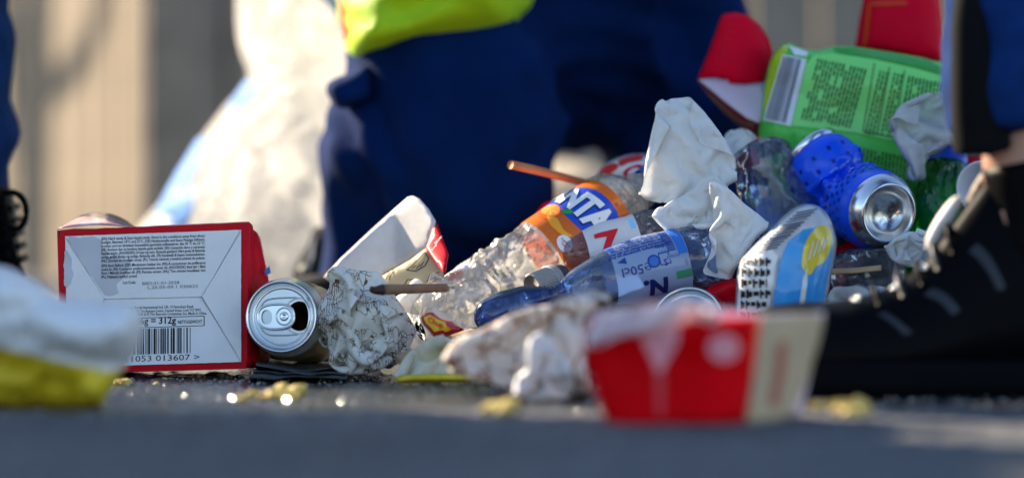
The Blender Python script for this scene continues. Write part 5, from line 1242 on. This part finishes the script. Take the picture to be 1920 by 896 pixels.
# ------------------------------------------------------------------ glossy wrapper with blue and yellow print
def print_wrapper():
    b = thing('plastic_wrapper', 'shiny clear wrapper printed blue and yellow with black code blocks', 'wrapper', W(1470, 690, 2.33))
    film = M('silver_film', (.66, .70, .76), .18, var=.15, vscale=30, coat=.8, bump=.4, bscale=70, bdist=.003, trans=.25)
    L = Lump('film', [(1376, 640), (1378, 580), (1384, 500), (1404, 470), (1440, 435), (1470, 404), (1492, 388), (1512, 382), (1534, 386), (1552, 402), (1564, 430), (1569, 458), (1562, 500), (1552, 560), (1548, 640)], 2.325, .05, film, b, 7, 55, dent(folds(151, 6, 9, 40, .006, .4), soft(152, 14, .005)))
    bl = M('azure_print', (.04, .36, .85), .3, var=.12, vscale=20, coat=.3); wh = M('white_gloss_print', (.78, .80, .82), .3, coat=.6); ye = M('yellow_gloss_print', (.78, .62, .05), .3, coat=.6)
    patch('blue_panel', L, [(1446, 640), (1450, 560), (1462, 490), (1478, 452), (1506, 430), (1540, 424), (1558, 440), (1560, 480), (1548, 545), (1536, 640)], bl, b, .0014, 7, False)
    patch('white_panel', L, [(1380, 640), (1383, 560), (1388, 508), (1404, 474), (1446, 466), (1458, 480), (1444, 560), (1440, 640)], wh, b, .0014, 7, False)
    patch('white_streak', L, [(1494, 600), (1506, 520), (1514, 500), (1514, 530), (1504, 600)], wh, b, .0020, 7, False)
    patch('yellow_sun', L, [(1504, 500), (1506, 470), (1516, 444), (1534, 424), (1550, 424), (1560, 440), (1556, 470), (1544, 492), (1530, 500), (1518, 516)], ye, b, .0020, 6, True)
    for k in range(4): stroke('pale_streak', L, [(1516 + 9 * k, 488 - 7 * k), (1526 + 9 * k, 452 - 3 * k)], 2.6, wh, b, .0026)
    P = []; rn = random.Random(6)
    for r_ in range(7):      # rows of black blocks like a code
        y = 486 + r_ * 20; x = 1391 - r_ * .6
        for c_ in range(5):
            w = rn.uniform(5, 11)
            if rn.random() < .9: P.append(rects([(x, y + rn.uniform(-1, 1), x + w, y + rn.uniform(6, 11))]))
            if rn.random() < .6: P.append(rects([(x, y - 3, x + w * .4, y + 13)]))
            x += w + 2.5
    V, F = joinm(P); on_lump('code_blocks', L, V, F, ink, b, .0026)
    P = []
    for k in range(13):      # slanting barcode on the shoulder
        y = 470 - k * 6.; x = 1418 + k * 6.2; h = rn.choice((1.6, 2.4, 3.4)); n = 5; V = []
        for j in range(n + 1): V += [(x + j * 8, y - j * 1.5), (x + j * 8, y - j * 1.5 + h)]
        P.append((V, [[2 * j, 2 * j + 1, 2 * j + 3, 2 * j + 2] for j in range(n)]))
    V, F = joinm(P); on_lump('barcode', L, V, F, M('grey_blue_ink', (.07, .08, .12), .5), b, .0026)
print_wrapper()

# ------------------------------------------------------------------ clear dome lid, stick, white cup at the right
dome_m = clear('clear_lid', (.78, .80, .86), .08, (.6, .62, .66), .04, .3, 40, .004)
tb_ = Tube([W(1556, 535, 2.40), W(1600, 520, 2.395), W(1650, 512, 2.39), W(1698, 515, 2.385)], [(0, .006), (.06, .016), (.2, .0215), (.5, .0235), (.8, .019), (.95, .012), (1, .004)], (0, -1, .1), wall(folds(161, 5, 16, 50, .003))); V, F = tb_.grid(nt=50, nth=56, cap0=True, cap1=True)
tag(mk('plastic_dome', V, F, dome_m), 'clear plastic dome lying below the base of the blue can', 'lid')
tbs = Tube([W(1550, 509, 2.365), W(1600, 507, 2.36), W(1652, 502, 2.355)], [(0, .0042), (1, .0042)], (0, -.5, 1), squash=lambda t: (.35, 1)); V, F = tbs.grid(nt=12, nth=12, cap0=True, cap1=True); tag(mk('wooden_stick', V, F, wood_m), 'pale wooden stick across the clear dome beside the sneaker', 'stick')
cup = thing('paper_cup', 'white cup lying behind the sneaker at the right', 'cup', W(1840, 560, 2.46)); cc = W(1838, 350, 2.44); ct = Vector((.55, .8, -.1)).normalized()
V, F = lathe(cc, ct, [(.002, .0205), (-.001, .0215), (-.002, .0205), (0, .0195), (.03, .018), (.075, .016), (.075, .0005)], 48); mk('cup_wall', V, F, M('cup_white', (.78, .78, .8), .35, coat=.4), cup)
cs = Lump('card_scrap', [(1800, 300), (1815, 290), (1845, 292), (1870, 300), (1880, 330), (1850, 345), (1820, 330)], 2.50, .01, redcard, None, 8, 20, folds(165, 4, 14, 40, .004)); tag(cs.o, 'red scrap of card above the white cup by the sneaker', 'card')
fs = Lump('plastic_film', [(1690, 640), (1700, 560), (1716, 500), (1740, 460), (1770, 430), (1800, 440), (1810, 520), (1800, 640)], 2.36, .04, clear('clear_wrap', (.85, .88, .92), .25, (.75, .77, .8), .08, .7, 60, .005), None, 8, 40, folds(166, 6, 10, 45, .008)); tag(fs.o, 'crumpled clear wrap behind the instep of the sneaker', 'film')
o = crumpled_sheet('crumpled_tissue', [(1552, 560), (1562, 540), (1600, 532), (1650, 536), (1690, 548), (1700, 600), (1640, 640), (1560, 620)], 2.37, .02, tissue_m, None, 1.7, 60, 17, .4); tag(o, 'white crumpled tissue under the clear dome and wooden stick', 'tissue')

# ------------------------------------------------------------------ what the heap rests on
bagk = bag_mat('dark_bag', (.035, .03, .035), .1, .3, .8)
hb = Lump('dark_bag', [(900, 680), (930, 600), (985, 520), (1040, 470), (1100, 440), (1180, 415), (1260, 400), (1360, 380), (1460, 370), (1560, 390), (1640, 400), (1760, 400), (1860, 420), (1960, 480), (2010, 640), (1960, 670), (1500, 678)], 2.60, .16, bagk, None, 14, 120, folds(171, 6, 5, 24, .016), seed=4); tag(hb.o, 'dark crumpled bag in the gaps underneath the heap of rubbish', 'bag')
for k, (ol, d_, m_, lab, cat) in enumerate((
    ([(1300, 600), (1320, 545), (1352, 526), (1384, 524), (1400, 560), (1396, 640), (1330, 650)], 2.37, redcard, 'red crumpled card between the napkin and the blue printed wrapper', 'card'),
    ([(1190, 600), (1215, 566), (1280, 545), (1330, 530), (1350, 528), (1330, 560), (1260, 600)], 2.39, brown, 'brown card edge under the blue tinted water bottle', 'card'),
    ([(1540, 400), (1556, 380), (1575, 372), (1592, 392), (1580, 420), (1556, 430)], 2.455, M('orange_card', (.62, .30, .08), .6, var=.2), 'small orange brown card under the folded blue can', 'card'),
    ([(1545, 540), (1560, 470), (1580, 458), (1610, 452), (1640, 470), (1600, 500), (1570, 560)], 2.45, redcard, 'red card below the folded blue can behind the clear dome', 'card'),
    ([(860, 650), (900, 610), (960, 585), (1060, 575), (1150, 590), (1200, 640), (1100, 668), (900, 672)], 2.42, brown, 'brown flattened card under the soda bottle', 'card'),
    ([(720, 700), (735, 640), (760, 590), (800, 570), (850, 600), (880, 640), (860, 690)], 2.42, tissue_m, 'crumpled white paper behind the sweet wrapper', 'paper'))):
    q = Lump('card_scrap' if cat == 'card' else 'paper_scrap', ol, d_, .02, m_, None, 8, 25, folds(175 + k, 5, 12, 45, .006), seed=k); tag(q.o, lab, cat)

# ------------------------------------------------------------------ blurred things in front
gp = printed_paper('greasy_paper', (.78, .70, .64), (.30, .15, .09), 60, .05, .3, .7)
fp = thing('greasy_paper', 'blurred crumpled greasy paper with silver foil in the foreground', 'paper', W(980, 750, 2.12))
crumpled_sheet('paper', [(830, 668), (850, 638), (900, 620), (960, 588), (1010, 570), (1060, 554), (1110, 544), (1146, 552), (1148, 574), (1120, 596), (1096, 622), (1100, 680), (1110, 740), (1060, 750), (1000, 752), (950, 744), (930, 716), (890, 712), (845, 700)], 2.115, .034, gp, fp, 1.7, 84, 18, .45)
crumpled_sheet('foil', [(985, 640), (1010, 622), (1040, 640), (1060, 670), (1078, 710), (1064, 745), (1000, 752), (956, 742), (962, 710), (990, 690)], 2.070, .016, M('silver_foil', (.60, .58, .58), .5, metal=.0, bump=.4, bscale=80, bdist=.003), fp, 1.6, 56, 19, .4)

def front_carton():
    D = 1.865; b = thing('red_carton', 'blurred red carton with tan side and white print standing in the foreground', 'carton', W(1300, 796, D + .03))
    tan = M('tan_card', (.50, .36, .22), .6, var=.1, vscale=30)
    rd = M('red_tray', (.62, .001, .004), .5, var=.12, vscale=20, spec=.03)
    ol = [(1092, 640), (1100, 612), (1180, 606), (1300, 600), (1424, 592), (1420, 650), (1410, 720), (1398, 786), (1380, 796), (1290, 797), (1160, 797), (1138, 792), (1120, 740)]
    F1 = Lump('front_panel', ol, lambda x, y: D - .006 + .0000004 * (x - 1270) ** 2 + .00003 * (796 - y), .014, rd, b, 10, 30, dent(soft(191, 12, .004), folds(193, 6, 8, 34, .010)), curve=False, sheet=True, solid=.0012)
    side = plane_d((1424, 592, D), (1398, 790, D), (1540, 592, D + .05))
    S1 = Lump('side_panel', [(1425, 591), (1470, 590), (1528, 584), (1544, 600), (1532, 650), (1508, 720), (1478, 782), (1440, 793), (1399, 795), (1411, 720)], side, .004, tan, b, 10, 30, None, curve=False, sheet=True, solid=.0012)
    stroke('red_print', S1, [(1450, 760), (1462, 700), (1468, 640)], 18, M('dull_red_print', (.40, .10, .06), .5), S1.o, .0018)
    Lump('back_panel', [(1120, 612), (1104, 590), (1180, 574), (1260, 568), (1350, 578), (1440, 588), (1545, 584), (1500, 780), (1180, 784)], D + .06, .004, M('pink_inside', (.80, .62, .64), .5), b, 12, 30, soft(192, 12, .003), curve=False, sheet=True, solid=.0012)
    Lump('left_panel', [(1092, 640), (1100, 610), (1112, 592), (1150, 600), (1160, 780), (1138, 792), (1118, 738)], plane_d((1092, 640, D + .002), (1138, 790, D + .002), (1150, 600, D + .055)), .002, rd, b, 10, 20, None, curve=False, sheet=True, solid=.0012)
    pk = M('pale_print', (.74, .28, .31), .5)
    patch('white_print', F1, [(1206, 612), (1264, 606), (1270, 640), (1252, 672), (1236, 700), (1222, 672), (1206, 640)], pk, F1.o, .0016, 10, True)
    patch('white_print', F1, [(a * 30 + 1358, c * 26 + 652) for a, c in ell(0, 0, 1, 1, 18)], pk, F1.o, .0016, 10, True)
    patch('white_print', F1, [(1228, 700), (1246, 700), (1244, 780), (1232, 780)], M('pale_red_print', (.58, .03, .04), .45), F1.o, .0016, 10)
    crumpled_sheet('torn_liner', [(1094, 646), (1106, 606), (1130, 588), (1180, 572), (1262, 562), (1336, 578), (1346, 600), (1290, 612), (1250, 640), (1222, 622), (1150, 632), (1120, 650)], D - .004, .014, M('pink_liner', (.82, .66, .68), .6, trans=.3), b, 1.3, 50, 22, .5)
front_carton()

def front_sack():
    m, n, l, p = nodes_of('white_and_yellow_paper'); tc = n.new('ShaderNodeTexCoord'); sx = n.new('ShaderNodeSeparateXYZ'); l.new(tc.outputs['Object'], sx.inputs[0])
    nz = n.new('ShaderNodeTexNoise'); nz.inputs['Scale'].default_value = 14; l.new(tc.outputs['Object'], nz.inputs['Vector'])
    ad = n.new('ShaderNodeMath'); ad.operation = 'MULTIPLY_ADD'; ad.inputs[1].default_value = .012; l.new(nz.outputs['Fac'], ad.inputs[0]); l.new(sx.outputs[2], ad.inputs[2])
    a2 = n.new('ShaderNodeMath'); a2.operation = 'MULTIPLY_ADD'; a2.inputs[1].default_value = .18; l.new(sx.outputs[0], a2.inputs[0]); l.new(ad.outputs[0], a2.inputs[2])
    gt = n.new('ShaderNodeMath'); gt.operation = 'GREATER_THAN'; gt.inputs[1].default_value = .050; l.new(a2.outputs[0], gt.inputs[0])
    wv = n.new('ShaderNodeTexNoise'); wv.inputs['Scale'].default_value = 22; l.new(tc.outputs['Object'], wv.inputs['Vector'])
    cy = n.new('ShaderNodeMix'); cy.data_type = 'RGBA'; cy.inputs[6].default_value = (.42, .28, .008, 1); cy.inputs[7].default_value = (.85, .62, .012, 1); l.new(wv.outputs['Fac'], cy.inputs['Factor'])
    cm = n.new('ShaderNodeMix'); cm.data_type = 'RGBA'; l.new(gt.outputs[0], cm.inputs['Factor']); l.new(cy.outputs[2], cm.inputs[6]); cm.inputs[7].default_value = (.70, .68, .68, 1)
    l.new(cm.outputs[2], p.inputs['Base Color']); p.inputs['Roughness'].default_value = .6
    L = Lump('paper_bag', [(-60, 560), (-40, 505), (10, 500), (70, 530), (120, 560), (180, 566), (250, 572), (268, 600), (262, 640), (240, 680), (205, 735), (180, 766), (100, 770), (0, 768), (-70, 760)], 2.03, .12, m, None, 9, 90, dent(ridges(201, ((12, .03), (30, .014), (70, .005))), soft(202, 10, .008)), seed=3); tag(L.o, 'blurred crumpled white and yellow paper bag in the left foreground', 'paper bag')
front_sack()

# ------------------------------------------------------------------ crumbs and grit on the asphalt
crumb = M('yellow_crumb', (.62, .46, .12), .6, var=.3, vscale=200); grit = M('wet_grit', (.24, .22, .20), .12, coat=1.)
rn = random.Random(17); k = 0
for (px, py, n_, s_, wh_) in ((235, 716, 2, .0035, 'by the corner of the blurred paper bag'), (300, 718, 2, .003, 'in front of the candy box barcode'), (535, 741, 14, .005, 'in the clump in front of the gold can'), (470, 750, 3, .004, 'left of the clump in front of the gold can'), (935, 771, 12, .0055, 'in front of the greasy paper'), (1600, 772, 13, .006, 'in front of the sneaker sole'), (1545, 766, 4, .005, 'between red carton and sneaker')):
    for i in range(n_):
        g = GP(px + rn.uniform(-26, 26), py + rn.uniform(-8, 8)); r = s_ * rn.uniform(.5, 1.1)
        o = ball('crumb', g + Vector((0, 0, r * .6)), (r * 1.3, r, r * .7), crumb, k, 2, .5); k += 1
        tag(o, 'yellow food crumb on the asphalt ' + wh_, 'crumb', 'yellow food crumbs ' + wh_)
P = []
for i in range(5000):
    g = Vector((rn.uniform(-.55, .5), rn.uniform(1.9, 2.42), 0)); r = rn.choice((.0005, .0008, .0011, .0015)) * rn.uniform(.7, 1.2)
    P.append(lathe(g, (rn.uniform(-.3, .3), rn.uniform(-.3, .3), 1), [(0, r), (r * .6, r * .8), (r, r * .3), (r * 1.05, r * .02)], 6))
V, F = joinm(P); o = mk('grit', V, F, grit, None, False); tag(o, 'wet grit scattered on the asphalt', 'grit', kind='stuff')
